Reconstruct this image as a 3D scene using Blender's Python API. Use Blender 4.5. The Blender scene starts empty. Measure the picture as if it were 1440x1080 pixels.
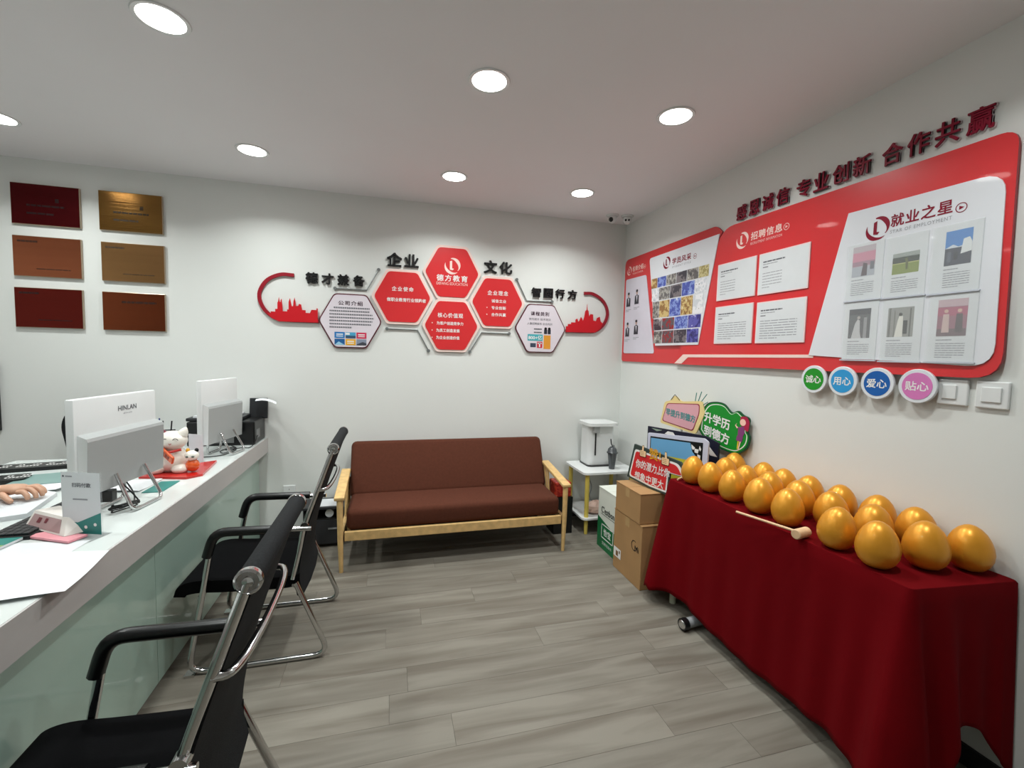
import bpy, bmesh, math, random
from mathutils import Vector, Matrix
random.seed(7)
C = bpy.context.scene.collection
PI = math.pi

# ------------------------------------------------------------------ camera, world, exposure
HCAM = 1.45          # camera height
D = 3.658            # back wall (y)
W = 2.03             # right wall (x)
XL = -2.78           # left wall
YF = -1.25           # wall behind the camera
HC = 2.62            # ceiling

cam_d = bpy.data.cameras.new('camera'); cam = bpy.data.objects.new('camera', cam_d); C.objects.link(cam)
cam_d.sensor_width = 36.0; cam_d.lens = 36.0*626.35/1440.0; cam_d.clip_start = .02
yaw, pitch, roll = .26792, -.06795, .02477
fw = Vector((math.sin(yaw)*math.cos(pitch), math.cos(yaw)*math.cos(pitch), math.sin(pitch)))
rt = Vector((math.cos(yaw), -math.sin(yaw), 0)); up = rt.cross(fw)
r2 = rt*math.cos(roll)+up*math.sin(roll); u2 = -rt*math.sin(roll)+up*math.cos(roll)
m = Matrix((r2, u2, -fw)).transposed().to_4x4(); m.translation = (0, 0, HCAM)
cam.matrix_world = m
bpy.context.scene.camera = cam

wd = bpy.data.worlds.new('world'); bpy.context.scene.world = wd; wd.use_nodes = True
wd.node_tree.nodes['Background'].inputs[0].default_value = (.9, .95, 1, 1)
wd.node_tree.nodes['Background'].inputs[1].default_value = .1
vs = bpy.context.scene.view_settings
vs.view_transform = 'Standard'; vs.look = 'None'; vs.gamma = 1; vs.use_curve_mapping = False
vs.exposure = 0.0
LAMP_POWER = 8.4
LAMP_COLOR = (.95, 1.0, .975)

# ------------------------------------------------------------------ materials
def lin(c):
    return tuple(((x/255.)/12.92 if x/255. <= .04045 else ((x/255.+.055)/1.055)**2.4) for x in c)
MATS = {}
def mat(name, rgb, rough=.5, metal=0., coat=0., var=.04, vscale=6., bump=0., bscale=60., emit=None, estr=1., spec=.5, stretch=None, trans=0., alpha=1., ior=1.45, aniso=0., sheen=0.):
    if name in MATS: return MATS[name]
    M = bpy.data.materials.new(name); M.use_nodes = True
    nt = M.node_tree; b = nt.nodes['Principled BSDF']
    c = lin(rgb)
    b.inputs['Roughness'].default_value = rough; b.inputs['Metallic'].default_value = metal
    b.inputs['Coat Weight'].default_value = coat; b.inputs['Coat Roughness'].default_value = .04
    b.inputs['Specular IOR Level'].default_value = spec; b.inputs['IOR'].default_value = ior
    b.inputs['Transmission Weight'].default_value = trans; b.inputs['Alpha'].default_value = alpha
    b.inputs['Anisotropic'].default_value = aniso; b.inputs['Sheen Weight'].default_value = sheen
    tc = nt.nodes.new('ShaderNodeTexCoord'); mp = nt.nodes.new('ShaderNodeMapping')
    nt.links.new(tc.outputs['Object'], mp.inputs[0])
    if stretch: mp.inputs['Scale'].default_value = stretch
    if var > 0:
        n = nt.nodes.new('ShaderNodeTexNoise'); n.inputs['Scale'].default_value = vscale; n.inputs['Detail'].default_value = 4
        nt.links.new(mp.outputs[0], n.inputs['Vector'])
        r = nt.nodes.new('ShaderNodeValToRGB')
        r.color_ramp.elements[0].position = .3; r.color_ramp.elements[1].position = .7
        r.color_ramp.elements[0].color = tuple(x*(1-var) for x in c)+(1,)
        r.color_ramp.elements[1].color = tuple(min(1, x*(1+var)) for x in c)+(1,)
        nt.links.new(n.outputs['Fac'], r.inputs[0]); nt.links.new(r.outputs[0], b.inputs['Base Color'])
    else:
        b.inputs['Base Color'].default_value = c+(1,)
    if bump > 0:
        n2 = nt.nodes.new('ShaderNodeTexNoise'); n2.inputs['Scale'].default_value = bscale
        nt.links.new(mp.outputs[0], n2.inputs['Vector'])
        bp = nt.nodes.new('ShaderNodeBump'); bp.inputs['Strength'].default_value = bump; bp.inputs['Distance'].default_value = .002
        nt.links.new(n2.outputs['Fac'], bp.inputs['Height']); nt.links.new(bp.outputs[0], b.inputs['Normal'])
    if emit:
        b.inputs['Emission Color'].default_value = lin(emit)+(1,); b.inputs['Emission Strength'].default_value = estr
    MATS[name] = M
    return M

wall_m = mat('wall_paint', (226, 228, 225), .55, var=.01, vscale=2, bump=.05, bscale=200)
ceil_m = mat('ceiling_paint', (236, 234, 236), .8, var=.01, vscale=2)
base_m = mat('dark_skirting', (38, 38, 40), .35)
joint_m = mat('floor_joint', (96, 91, 82), .6)
chrome = mat('chrome', (205, 205, 205), .12, metal=1., var=0)
black_mesh = mat('black_mesh_fabric', (28, 30, 32), .8, var=.35, vscale=180, bump=.6, bscale=420, spec=.2)
seat_blk = mat('black_seat_fabric', (7, 7, 9), .9, var=.1, vscale=30, bump=.2, bscale=300, spec=.12)
blk_pl = mat('black_plastic', (18, 19, 20), .3, var=.05)
dark_pl = mat('dark_plastic', (40, 41, 44), .4)
wht_pl = mat('white_plastic', (226, 228, 228), .25, var=.01)
sil_pl = mat('silver_back', (172, 175, 175), .35, var=.01, metal=.1)
gry_pl = mat('grey_plastic', (128, 130, 130), .4)
marble = mat('white_stone_top', (212, 218, 216), .25, var=.03, vscale=5, coat=.2)
apron_m = mat('stone_edge', (190, 186, 184), .3, var=.05, vscale=9, stretch=(1, .3, 1))
glassf = mat('green_back_painted_glass', (168, 194, 182), .3, var=.01, coat=1., spec=.5)
oak = mat('light_oak', (214, 178, 120), .45, var=.14, vscale=9, stretch=(3, 3, 3))
yel = mat('yellow_leg', (214, 192, 92), .4, var=.04)
brown = mat('brown_fabric', (84, 46, 33), .9, var=.08, vscale=60, bump=.3, bscale=300, spec=.2)
gold = mat('gold_egg_paint', (222, 152, 44), .36, metal=.38, var=.05, vscale=14, bump=.03, bscale=50, coat=.1)
gold2 = mat('gold_print', (222, 160, 40), .5)
cloth_m = mat('red_tablecloth', (104, 0, 8), .9, var=.06, vscale=3, bump=.15, bscale=500, spec=.12)
wood_l = mat('mallet_wood', (226, 190, 150), .5, var=.08, vscale=30)
card = mat('cardboard', (170, 132, 88), .75, var=.07, vscale=5, bump=.1, bscale=90)
card_d = mat('cardboard_dark', (120, 88, 56), .8)
red = mat('red_board', (214, 48, 52), .3, var=.01, coat=.3)
red_d = mat('deep_red_edge', (150, 24, 40), .35)
crim = mat('crimson_letter', (134, 8, 42), .4, var=.02, spec=.3)
pval = mat('panel_white', (224, 226, 232), .25, var=.01, coat=.4)
ink = mat('ink_black', (14, 14, 16), .4, var=0)
inkg = mat('ink_grey', (96, 98, 104), .6, var=0)
inkl = mat('ink_light', (150, 152, 158), .6, var=0)
white = mat('print_white', (238, 236, 234), .5, var=0)
pinkw = mat('print_blush', (244, 214, 206), .5, var=0)
paper = mat('paper', (218, 221, 224), .6, var=.015, vscale=20)
steel = mat('grey_line', (128, 132, 132), .35, metal=.4)
acry = mat('clear_acrylic', (235, 240, 242), .06, var=0, alpha=.1)
skin = mat('skin', (202, 158, 132), .5, var=.05, vscale=25, bump=.1, bscale=200)
tealm = mat('teal_print', (40, 128, 122), .4, var=.05)
def flat(rgb): return mat('print_%d_%d_%d' % rgb, rgb, .5, var=0)
def pattern(name, cols, scale=26., stretch=None):
    """flat print: patches of several colours"""
    if name in MATS: return MATS[name]
    M = bpy.data.materials.new(name); M.use_nodes = True; nt = M.node_tree; b = nt.nodes['Principled BSDF']
    b.inputs['Roughness'].default_value = .35
    tc = nt.nodes.new('ShaderNodeTexCoord'); n = nt.nodes.new('ShaderNodeTexNoise'); n.inputs['Scale'].default_value = scale
    n.inputs['Detail'].default_value = 3; n.inputs['Roughness'].default_value = .6
    mp = nt.nodes.new('ShaderNodeMapping'); nt.links.new(tc.outputs['Object'], mp.inputs[0]); nt.links.new(mp.outputs[0], n.inputs['Vector'])
    if stretch: mp.inputs['Scale'].default_value = stretch
    r = nt.nodes.new('ShaderNodeValToRGB'); r.color_ramp.interpolation = 'CONSTANT'
    k = len(cols)
    for i, c in enumerate(cols):
        e = r.color_ramp.elements[i] if i < 2 else r.color_ramp.elements.new(.5)
        e.color = lin(c)+(1,)
    for i, e in enumerate(r.color_ramp.elements): e.position = 0 if i == 0 else .33+.34*(i-1)/max(1, k-2)
    for i, c in enumerate(cols): r.color_ramp.elements[i].color = lin(c)+(1,)
    nt.links.new(n.outputs['Fac'], r.inputs[0]); nt.links.new(r.outputs[0], b.inputs['Base Color'])
    MATS[name] = M
    return M

# ------------------------------------------------------------------ mesh builder
class Fr:
    """a frame: point = o + a*r + b*u + c*n"""
    def __init__(s, o, r, u):
        s.o = Vector(o); s.r = Vector(r).normalized(); s.u = Vector(u).normalized(); s.n = s.r.cross(s.u).normalized()
    def p(s, a, b, c=0.): return s.o+s.r*a+s.u*b+s.n*c
WORLD = Fr((0, 0, 0), (1, 0, 0), (0, 1, 0))
BACK = Fr((0, D, 0), (1, 0, 0), (0, 0, 1))
RIGHT = Fr((W, 0, 0), (0, -1, 0), (0, 0, 1))
SC = 2.03/1.987
def rw(y, z):
    q = y*SC
    if q > 3.065: q = 3.065+(q-3.065)*.80
    return (-q, HCAM+(z-HCAM)*SC)     # right wall: measured (y, z) -> (a, b)

TEXT = {}
def text_mesh(body, ext, bold, sp=1.):
    k = (body, round(ext, 5), bold, sp)
    if k in TEXT: return TEXT[k]
    c = bpy.data.curves.new('tmp', 'FONT'); c.body = body; c.size = 1.; c.extrude = ext; c.offset = bold; c.space_character = sp
    c.resolution_u = 2
    o = bpy.data.objects.new('tmp', c); C.objects.link(o); bpy.context.view_layer.update()
    me = bpy.data.meshes.new_from_object(o.evaluated_get(bpy.context.evaluated_depsgraph_get()))
    V = [v.co.copy() for v in me.vertices]; Fc = [tuple(p.vertices) for p in me.polygons]
    bpy.data.objects.remove(o); bpy.data.curves.remove(c); bpy.data.meshes.remove(me)
    TEXT[k] = (V, Fc)
    return TEXT[k]

class MB:
    def __init__(s): s.v = []; s.f = []; s.m = []; s.mats = []
    def mi(s, m):
        if m not in s.mats: s.mats.append(m)
        return s.mats.index(m)
    def add(s, vs_, fs, m):
        b = len(s.v); s.v += [Vector(v) for v in vs_]; i = s.mi(m)
        for f in fs: s.f.append(tuple(b+k for k in f)); s.m.append(i)
        return s
    def box(s, lo, hi, m, fr=WORLD):
        x0, y0, z0 = lo; x1, y1, z1 = hi
        P = [fr.p(x, y, z) for z in (z0, z1) for y in (y0, y1) for x in (x0, x1)]
        s.add(P, [(0, 2, 3, 1), (4, 5, 7, 6), (0, 1, 5, 4), (2, 6, 7, 3), (0, 4, 6, 2), (1, 3, 7, 5)], m); return s
    def rbox(s, lo, hi, m, r=.01, seg=3, fr=WORLD):
        """box with rounded edges"""
        bm = bmesh.new(); bmesh.ops.create_cube(bm, size=1.)
        for v in bm.verts:
            v.co = Vector([(lo[i]+hi[i])/2+v.co[i]*(hi[i]-lo[i]) for i in range(3)])
        bmesh.ops.bevel(bm, geom=bm.edges[:], offset=r, segments=seg, profile=.5, affect='EDGES', clamp_overlap=True)
        bm.verts.index_update()
        V = [fr.p(*v.co) for v in bm.verts]; F = [tuple(v.index for v in f.verts) for f in bm.faces]
        bm.free(); s.add(V, F, m); return s
    def tube(s, pts, r, m, n=10, cap=True):
        pts = [Vector(p) for p in pts]; k = len(pts); rr = r if isinstance(r, (list, tuple)) else [r]*k
        ts = []
        for i in range(k):
            t = (pts[min(i+1, k-1)]-pts[max(i-1, 0)]); ts.append(t.normalized() if t.length > 1e-9 else Vector((0, 0, 1)))
        a = Vector((0, 0, 1)) if abs(ts[0].z) < .9 else Vector((1, 0, 0))
        x = (a-ts[0]*a.dot(ts[0])).normalized(); V = []
        for i in range(k):
            x = (x-ts[i]*x.dot(ts[i])).normalized(); y = ts[i].cross(x)
            for j in range(n):
                g = 2*PI*j/n; V.append(pts[i]+(x*math.cos(g)+y*math.sin(g))*rr[i])
        F = [(i*n+j, i*n+(j+1) % n, (i+1)*n+(j+1) % n, (i+1)*n+j) for i in range(k-1) for j in range(n)]
        if cap: F += [tuple(range(n))[::-1], tuple((k-1)*n+j for j in range(n))]
        s.add(V, F, m); return s
    def lathe(s, prof, m, n=24, fr=WORLD, cx=0, cy=0, cap=True):
        V = []; F = []
        for (r, z) in prof:
            for j in range(n):
                g = 2*PI*j/n; V.append(fr.p(cx+r*math.cos(g), cy+r*math.sin(g), z))
        k = len(prof)
        F = [(i*n+j, i*n+(j+1) % n, (i+1)*n+(j+1) % n, (i+1)*n+j) for i in range(k-1) for j in range(n)]
        if cap and prof[0][0] > 1e-6: F.append(tuple(range(n))[::-1])
        if cap and prof[-1][0] > 1e-6: F.append(tuple((k-1)*n+j for j in range(n)))
        s.add(V, F, m); return s
    def ell(s, c, r, m, n=20, k=12, rot=None):
        V = []
        R = rot or Matrix.Identity(3)
        for i in range(k+1):
            t = PI*i/k
            for j in range(n):
                g = 2*PI*j/n
                V.append(Vector(c)+R @ Vector((r[0]*math.sin(t)*math.cos(g), r[1]*math.sin(t)*math.sin(g), -r[2]*math.cos(t))))
        F = [(i*n+j, i*n+(j+1) % n, (i+1)*n+(j+1) % n, (i+1)*n+j) for i in range(k) for j in range(n)]
        s.add(V, F, m); return s
    def prism(s, poly, c0, c1, m, fr, side=None):
        ar = sum(poly[i][0]*poly[(i+1) % len(poly)][1]-poly[(i+1) % len(poly)][0]*poly[i][1] for i in range(len(poly)))
        if ar < 0: poly = poly[::-1]
        n = len(poly)
        V = [fr.p(a, b, c0) for a, b in poly]+[fr.p(a, b, c1) for a, b in poly]
        s.add(V, [tuple(range(n))[::-1], tuple(range(n, 2*n))], m)
        s.add(V, [(i, (i+1) % n, n+(i+1) % n, n+i) for i in range(n)], side or m); return s
    def text(s, body, fr, a, b, w, h, m, c=.0, ext=0., bold=0., slant=0., sp=1., align='c', grow=True):
        V, Fc = text_mesh(body, ext/max(h, 1e-6)*.5 if ext else 0., 0., sp)
        if not V: return s
        x0 = min(v.x for v in V); x1 = max(v.x for v in V); y0 = min(v.y for v in V); y1 = max(v.y for v in V)
        # heavier strokes: the outline is laid again a hair to each side
        k = min(bold, .03)*h*1.25
        shifts = [(0, 0)] if k <= 0 else [(k, k), (-k, k), (k, -k), (-k, -k)]
        for n_, (dx, dy) in enumerate(shifts):
            P = []
            for v in V:
                q = (v.x-(x0+x1)/2)/(x1-x0)*(w-2*k); r = (v.y-(y0+y1)/2)/(y1-y0)*(h-2*k)
                zc = c+(ext/2+v.z*h if ext else 0)+n_*.00003
                P.append(fr.p(a+q+slant*r+dx, b+r+dy, zc))
            s.add(P, Fc, m)
        return s
    def rect(s, a0, b0, a1, b1, c, m, fr):
        s.add([fr.p(a0, b0, c), fr.p(a1, b0, c), fr.p(a1, b1, c), fr.p(a0, b1, c)], [(0, 1, 2, 3)], m); return s
    def poly(s, pts, c, m, fr):
        ar = sum(pts[i][0]*pts[(i+1) % len(pts)][1]-pts[(i+1) % len(pts)][0]*pts[i][1] for i in range(len(pts)))
        if ar < 0: pts = pts[::-1]
        s.add([fr.p(a, b, c) for a, b in pts], [tuple(range(len(pts)))], m); return s
    def disc(s, a, b, r, c, m, fr, n=20, r2=None):
        s.poly([(a+r*math.cos(2*PI*i/n), b+(r2 or r)*math.sin(2*PI*i/n)) for i in range(n)], c, m, fr); return s
    def lines(s, fr, a0, a1, b, dy, n, h, m, c, rnd, last=.6):
        """rows of tiny print, each row broken into words"""
        for i in range(n):
            x = a0; e = a1 if i < n-1 else a0+(a1-a0)*last
            while x < e:
                w = min(rnd.uniform(.25, .8)*(a1-a0)/3, e-x)
                s.rect(x, b-i*dy-h, x+w, b-i*dy, c, m, fr); x += w+(a1-a0)*.02
        return s
    def build(s, name, parent=None, label=None, cat=None, group=None, kind=None, smooth=None, origin=None):
        me = bpy.data.meshes.new(name)
        if parent is not None: off = Vector(parent.get('wloc', (0, 0, 0)))
        elif origin is not None: off = Vector(origin)
        elif kind == 'structure': off = Vector((0, 0, 0))
        else:
            zs = min(v.z for v in s.v)
            off = Vector(((min(v.x for v in s.v)+max(v.x for v in s.v))/2, (min(v.y for v in s.v)+max(v.y for v in s.v))/2, zs))
        me.from_pydata([v-off for v in s.v], [], s.f)
        for mm in s.mats: me.materials.append(mm)
        me.polygons.foreach_set('material_index', s.m)
        if smooth:
            me.polygons.foreach_set('use_smooth', [True]*len(me.polygons))
            me.set_sharp_from_angle(angle=math.radians(smooth if smooth is not True else 40))
        me.update()
        o = bpy.data.objects.new(name, me); C.objects.link(o)
        if parent is not None:
            o.parent = parent; o['wloc'] = tuple(off)
        else:
            o.location = off; o['wloc'] = tuple(off)
        return tag(o, label, cat, group, kind)

def tag(o, label=None, cat=None, group=None, kind=None):
    if label: o['label'] = label
    if cat: o['category'] = cat
    if group: o['group'] = group
    if kind: o['kind'] = kind
    return o
def thing(name, loc, label, cat, group=None):
    o = bpy.data.objects.new(name, None); C.objects.link(o); o.location = loc; o['wloc'] = tuple(loc)
    o.empty_display_size = .05
    return tag(o, label, cat, group)
def copy_tree(o, parent=None):
    c = o.copy(); C.objects.link(c)
    if parent is not None: c.parent = parent
    for ch in list(o.children): copy_tree(ch, c)
    return c
def rounded(pts, r, seg=5):
    out = []; n = len(pts)
    for i in range(n):
        p0, p, p1 = Vector(pts[i-1]), Vector(pts[i]), Vector(pts[(i+1) % n])
        rr = r[i] if isinstance(r, (list, tuple)) else r
        if rr <= 0: out.append(tuple(p)); continue
        a = (p0-p); b = (p1-p); d = min(rr, a.length*.48, b.length*.48)
        A = p+a.normalized()*d; B = p+b.normalized()*d
        for k in range(seg+1):
            t = k/seg; q = A*(1-t)**2+p*2*t*(1-t)+B*t*t; out.append((q.x, q.y))
    return out
def bez(pts, n=8):
    """Catmull-Rom through points"""
    P = [Vector(p) for p in pts]; P = [P[0]*2-P[1]]+P+[P[-1]*2-P[-2]]; out = []
    for i in range(1, len(P)-2):
        for k in range(n):
            t = k/n
            out.append(.5*((2*P[i])+(-P[i-1]+P[i+1])*t+(2*P[i-1]-5*P[i]+4*P[i+1]-P[i+2])*t*t+(-P[i-1]+3*P[i]-3*P[i+1]+P[i+2])*t**3))
    out.append(P[-2]); return out
def fillet(pts, r, seg=5):
    """polyline in 3-D with its corners rounded"""
    P = [Vector(p) for p in pts]; out = [P[0]]
    for i in range(1, len(P)-1):
        a = P[i-1]-P[i]; b = P[i+1]-P[i]; d = min(r, a.length*.48, b.length*.48)
        A = P[i]+a.normalized()*d; B = P[i]+b.normalized()*d
        for k in range(seg+1):
            t = k/seg; out.append(A*(1-t)**2+P[i]*2*t*(1-t)+B*t*t)
    out.append(P[-1]); return out

# ------------------------------------------------------------------ room shell
MB().box((XL-.1, D, -.05), (W+.1, D+.1, HC+.1), wall_m).build('wall_back', kind='structure')
MB().box((W, YF-.1, -.05), (W+.1, D, HC+.1), wall_m).build('wall_right', kind='structure')
MB().box((XL-.1, YF-.1, -.05), (XL, D, HC+.1), wall_m).build('wall_left', kind='structure')
MB().box((XL, YF-.1, -.05), (W, YF, HC+.1), wall_m).build('wall_front', kind='structure')
# ceiling with round openings would not show: the downlights sit on it with a shallow trim ring
MB().box((XL, YF, HC), (W, D, HC+.1), ceil_m).build('ceiling', kind='structure')
MB().box((XL, D-.012, 0), (W, D, .075), base_m).build('baseboard_back', kind='structure')
MB().box((W-.012, YF, 0), (W, D-.012, .075), base_m).build('baseboard_right', kind='structure')

def wood_floor():
    M = bpy.data.materials.new('grey_laminate'); M.use_nodes = True; nt = M.node_tree; b = nt.nodes['Principled BSDF']
    L = nt.links.new
    tc = nt.nodes.new('ShaderNodeTexCoord'); geo = nt.nodes.new('ShaderNodeNewGeometry'); oi = nt.nodes.new('ShaderNodeObjectInfo')
    mp = nt.nodes.new('ShaderNodeMapping'); mp.inputs['Scale'].default_value = (.9, 9., 1)
    add = nt.nodes.new('ShaderNodeVectorMath'); add.operation = 'ADD'
    cmb = nt.nodes.new('ShaderNodeCombineXYZ'); mul = nt.nodes.new('ShaderNodeMath'); mul.operation = 'MULTIPLY'; mul.inputs[1].default_value = 17.
    L(oi.outputs['Random'], mul.inputs[0]); L(mul.outputs[0], cmb.inputs[0]); L(mul.outputs[0], cmb.inputs[2])
    L(geo.outputs['Position'], mp.inputs[0]); L(mp.outputs[0], add.inputs[0]); L(cmb.outputs[0], add.inputs[1])
    n = nt.nodes.new('ShaderNodeTexNoise'); n.inputs['Scale'].default_value = 1.6; n.inputs['Detail'].default_value = 5; n.inputs['Distortion'].default_value = .6
    L(add.outputs[0], n.inputs['Vector'])
    r = nt.nodes.new('ShaderNodeValToRGB')
    e = r.color_ramp.elements; e[0].position = .32; e[0].color = lin((108, 101, 91))+(1,); e[1].position = .62; e[1].color = lin((132, 127, 117))+(1,)
    L(n.outputs['Fac'], r.inputs[0])
    hs = nt.nodes.new('ShaderNodeHueSaturation'); ma = nt.nodes.new('ShaderNodeMapRange'); ma.inputs['To Min'].default_value = .92; ma.inputs['To Max'].default_value = 1.05
    L(oi.outputs['Random'], ma.inputs[0]); L(ma.outputs[0], hs.inputs['Value']); L(r.outputs[0], hs.inputs['Color']); L(hs.outputs[0], b.inputs['Base Color'])
    b.inputs['Roughness'].default_value = .55; b.inputs['Specular IOR Level'].default_value = .3
    return M
fm = wood_floor()
floor = MB().box((XL, YF, -.05), (W, D, -.008), joint_m).build('floor', kind='structure')
pw = .155; y = YF; row = 0
rp = random.Random(3)
while y < D-1e-3:
    y1 = min(y+pw, D); x = XL-rp.uniform(0, 1.1)
    while x < W:
        x0 = max(x, XL); x1 = min(x+1.2, W)
        if x1-x0 > .01:
            MB().box((x0+.0005, y+.0005, -.008), (x1-.0005, y1-.0005, 0), fm).build('plank', parent=floor)
        x += 1.2
    y = y1; row += 1

# ------------------------------------------------------------------ downlights
glow = mat('lamp_diffuser', (255, 255, 255), .5, var=0, emit=(255, 252, 246), estr=6.)
def make_downlight():
    t = thing('ceiling_downlight', (0, 0, HC), 'x', 'light', 'round recessed downlights in the ceiling')
    mb = MB(); mb.lathe([(.074, HC-.004), (.088, HC-.006), (.09, HC-.0005), (.074, HC-.0005)][::-1], wht_pl, n=40, cap=False)
    mb.build('trim_ring', parent=t, smooth=30)
    MB().lathe([(0.0001, HC-.0035), (.075, HC-.0035)][::-1], glow, n=40).build('diffuser', parent=t)
    ld = bpy.data.lights.new('lamp', 'AREA'); ld.shape = 'DISK'; ld.size = .145; ld.energy = LAMP_POWER; ld.color = LAMP_COLOR; ld.spread = math.radians(140)
    lo = bpy.data.objects.new('lamp', ld); C.objects.link(lo); lo.parent = t; lo.location = (0, 0, -.006)
    return t
dl = make_downlight()
LX = [(-2.0, 'far left'), (-.80, 'second from left'), (.405, 'third from left'), (1.33, 'rightmost')]
rows = [(3.06, 'in the row nearest the back wall'), (1.965, 'in the middle row of lights'), (.87, 'in the row nearest the viewer')]
first = True
for ry, rn in rows:
    for lx, ln in LX:
        if rn.startswith('in the row nearest the viewer') and ln in ('far left', 'third from left'): continue
        o = dl if first else copy_tree(dl)
        first = False
        o.location = (lx, ry, HC)
        o['label'] = 'round white recessed ceiling downlight, %s %s' % (ln, rn)

# ------------------------------------------------------------------ reception counter
XE = -.885
ct = thing('reception_counter', (-1.2, 2.0, 0), 'long white stone-topped reception counter with green glass front', 'counter')
MB().box((-1.66, YF+.25, .67), (XE, D-.002, .78), marble).build('countertop', parent=ct)
MB().box((-2.03, 2.45, .74), (-1.66, 3.12, .78), marble).build('desk_extension', parent=ct)
MB().box((XE, YF+.25, .67), (XE+.006, D-.002, .779), apron_m).build('edge_band', parent=ct)
for y0, y1 in ((-.95, .62), (.623, 2.12), (2.123, D-.004)):
    MB().box((-.955, y0, .02), (-.94, y1, .669), glassf).build('glass_panel', parent=ct)
MB().box((-.99, YF+.3, 0), (-.956, D-.004, .669), wht_pl).build('front_frame', parent=ct)
MB().box((-1.60, 2.2, 0), (-1.56, D-.004, .669), wht_pl).build('back_panel', parent=ct)

# ------------------------------------------------------------------ office chairs
def make_chair():
    t = thing('conference_chair', (0, 0, 0), 'x', 'chair', 'black mesh chairs with chrome frames at the counter')
    def X(x): return x+.585
    for s in (-1, 1):
        y = .245*s
        pts = fillet([(X(-.345), y, .625), (X(-.74), y, .638), (X(-.85), y, .012), (X(-.27), y, .012), (X(-.415), y, .375)], .075, 6)
        MB().tube(pts, .0125, chrome, 10).build('side_frame', parent=t, smooth=60)
        pad = fillet([(X(-.43), y, .63), (X(-.738), y, .638), (X(-.768), y, .53)], .07, 6)
        MB().tube(pad, .0205, blk_pl, 10).build('armrest', parent=t, smooth=60)
        bt = bez([(X(-.43), y*.93, .385), (X(-.40), y*.95, .52), (X(-.375), y*.95, .64), (X(-.32), y*.95, .80), (X(-.255), y*.95, .985)], 6)
        MB().tube(bt, .011, chrome, 10).build('back_tube', parent=t, smooth=60)
        mb = MB(); fc = Fr((X(-.252), .226*s, .99), (1, 0, 0), (0, 0, -s)); mb.lathe([(.0255, 0), (.0265, .004), (.0265, .014), (.022, .018), (.019, .013), (.012, .013), (.010, .016), (.0002, .018)], chrome, 24, fc); mb.build('end_cap', parent=t, smooth=30)
        MB().tube([(X(-.375), y*.9, .638), (X(-.375), y*1.02, .638)], .017, chrome, 12).build('bolt', parent=t, smooth=40)
        MB().box((X(-.86), y-.02, 0), (X(-.82), y+.02, .012), chrome).build('foot_pad', parent=t)
    # fabric back: a bent sheet wrapped over a top roll
    prof = bez([(X(-.40), 0, .30), (X(-.415), 0, .40), (X(-.40), 0, .52), (X(-.372), 0, .64), (X(-.32), 0, .80), (X(-.262), 0, .965)], 5)
    mb = MB(); n = len(prof); V = []
    for q in prof:
        for yy in (-.224, -.08, .08, .224):
            dx = .012*(1-(yy/.224)**2)
            V.append((q.x-.012+dx, yy, q.z)); 
    for q in prof:
        for yy in (-.224, -.08, .08, .224):
            dx = .012*(1-(yy/.224)**2)
            V.append((q.x+.014+dx, yy, q.z))
    F = []
    for i in range(n-1):
        for j in range(3):
            a = i*4+j; F.append((a, a+4, a+5, a+1)); b = n*4+a; F.append((b, b+1, b+5, b+4))
    for i in range(n-1):
        for j in (0, 3):
            a = i*4+j; b = n*4+a; F.append((a, b, b+4, a+4) if j == 0 else (a, a+4, b+4, b))
    F.append(tuple([0, 1, 2, 3]+[n*4+3, n*4+2, n*4+1, n*4]))
    mb.add(V, F, black_mesh)
    mb.tube([(X(-.252), -.226, .99), (X(-.252), .226, .99)], .0245, black_mesh, 16)
    mb.build('backrest', parent=t, smooth=50)
    bar = bez([(X(-.322), -.236, .80), (X(-.285), -.215, .80), (X(-.268), -.1, .805), (X(-.268), .1, .805), (X(-.285), .215, .80), (X(-.322), .236, .80)], 6)
    MB().tube(bar, .0095, chrome, 8).build('rear_brace', parent=t, smooth=60)
    mb = MB()
    sp = bez([(X(-.40), 0, .405), (X(-.5), 0, .40), (X(-.7), 0, .41), (X(-.82), 0, .418), (X(-.885), 0, .40), (X(-.905), 0, .355)], 5)
    V = []; k = len(sp)
    for q in sp:
        for yy in (-.23, .23): V.append((q.x, yy, q.z))
    for i, q in enumerate(sp):
        dz = -.055; dx = .0
        if i > k-8: dz = -.055+.05*(i-(k-8))/7; dx = .045*(i-(k-8))/7
        for yy in (-.23, .23): V.append((q.x+dx, yy, q.z+dz))
    F = []
    for i in range(k-1):
        a = i*2; b = 2*k+a
        F += [(a, a+1, a+3, a+2), (b, b+2, b+3, b+1), (a, a+2, b+2, b), (a+1, b+1, b+3, a+3)]
    F += [(0, 2*k, 2*k+1, 1), (2*k-2, 2*k-1, 4*k-1, 4*k-2)]
    mb.add(V, F, seat_blk); mb.build('seat', parent=t, smooth=50)
    MB().tube([(X(-.42), -.245, .362), (X(-.42), .245, .362)], .011, chrome, 8).tube([(X(-.80), -.245, .345), (X(-.80), .245, .345)], .011, chrome, 8).build('seat_frame', parent=t, smooth=60)
    return t
ch = make_chair()
ch.location = (-.585, 2.415, 0); ch['label'] = 'black mesh chair with chrome frame, nearer the sofa'
c2 = copy_tree(ch); c2.location = (-.60, 1.19, 0); c2['label'] = 'black mesh chair with chrome frame, nearest the viewer at the counter'

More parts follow.
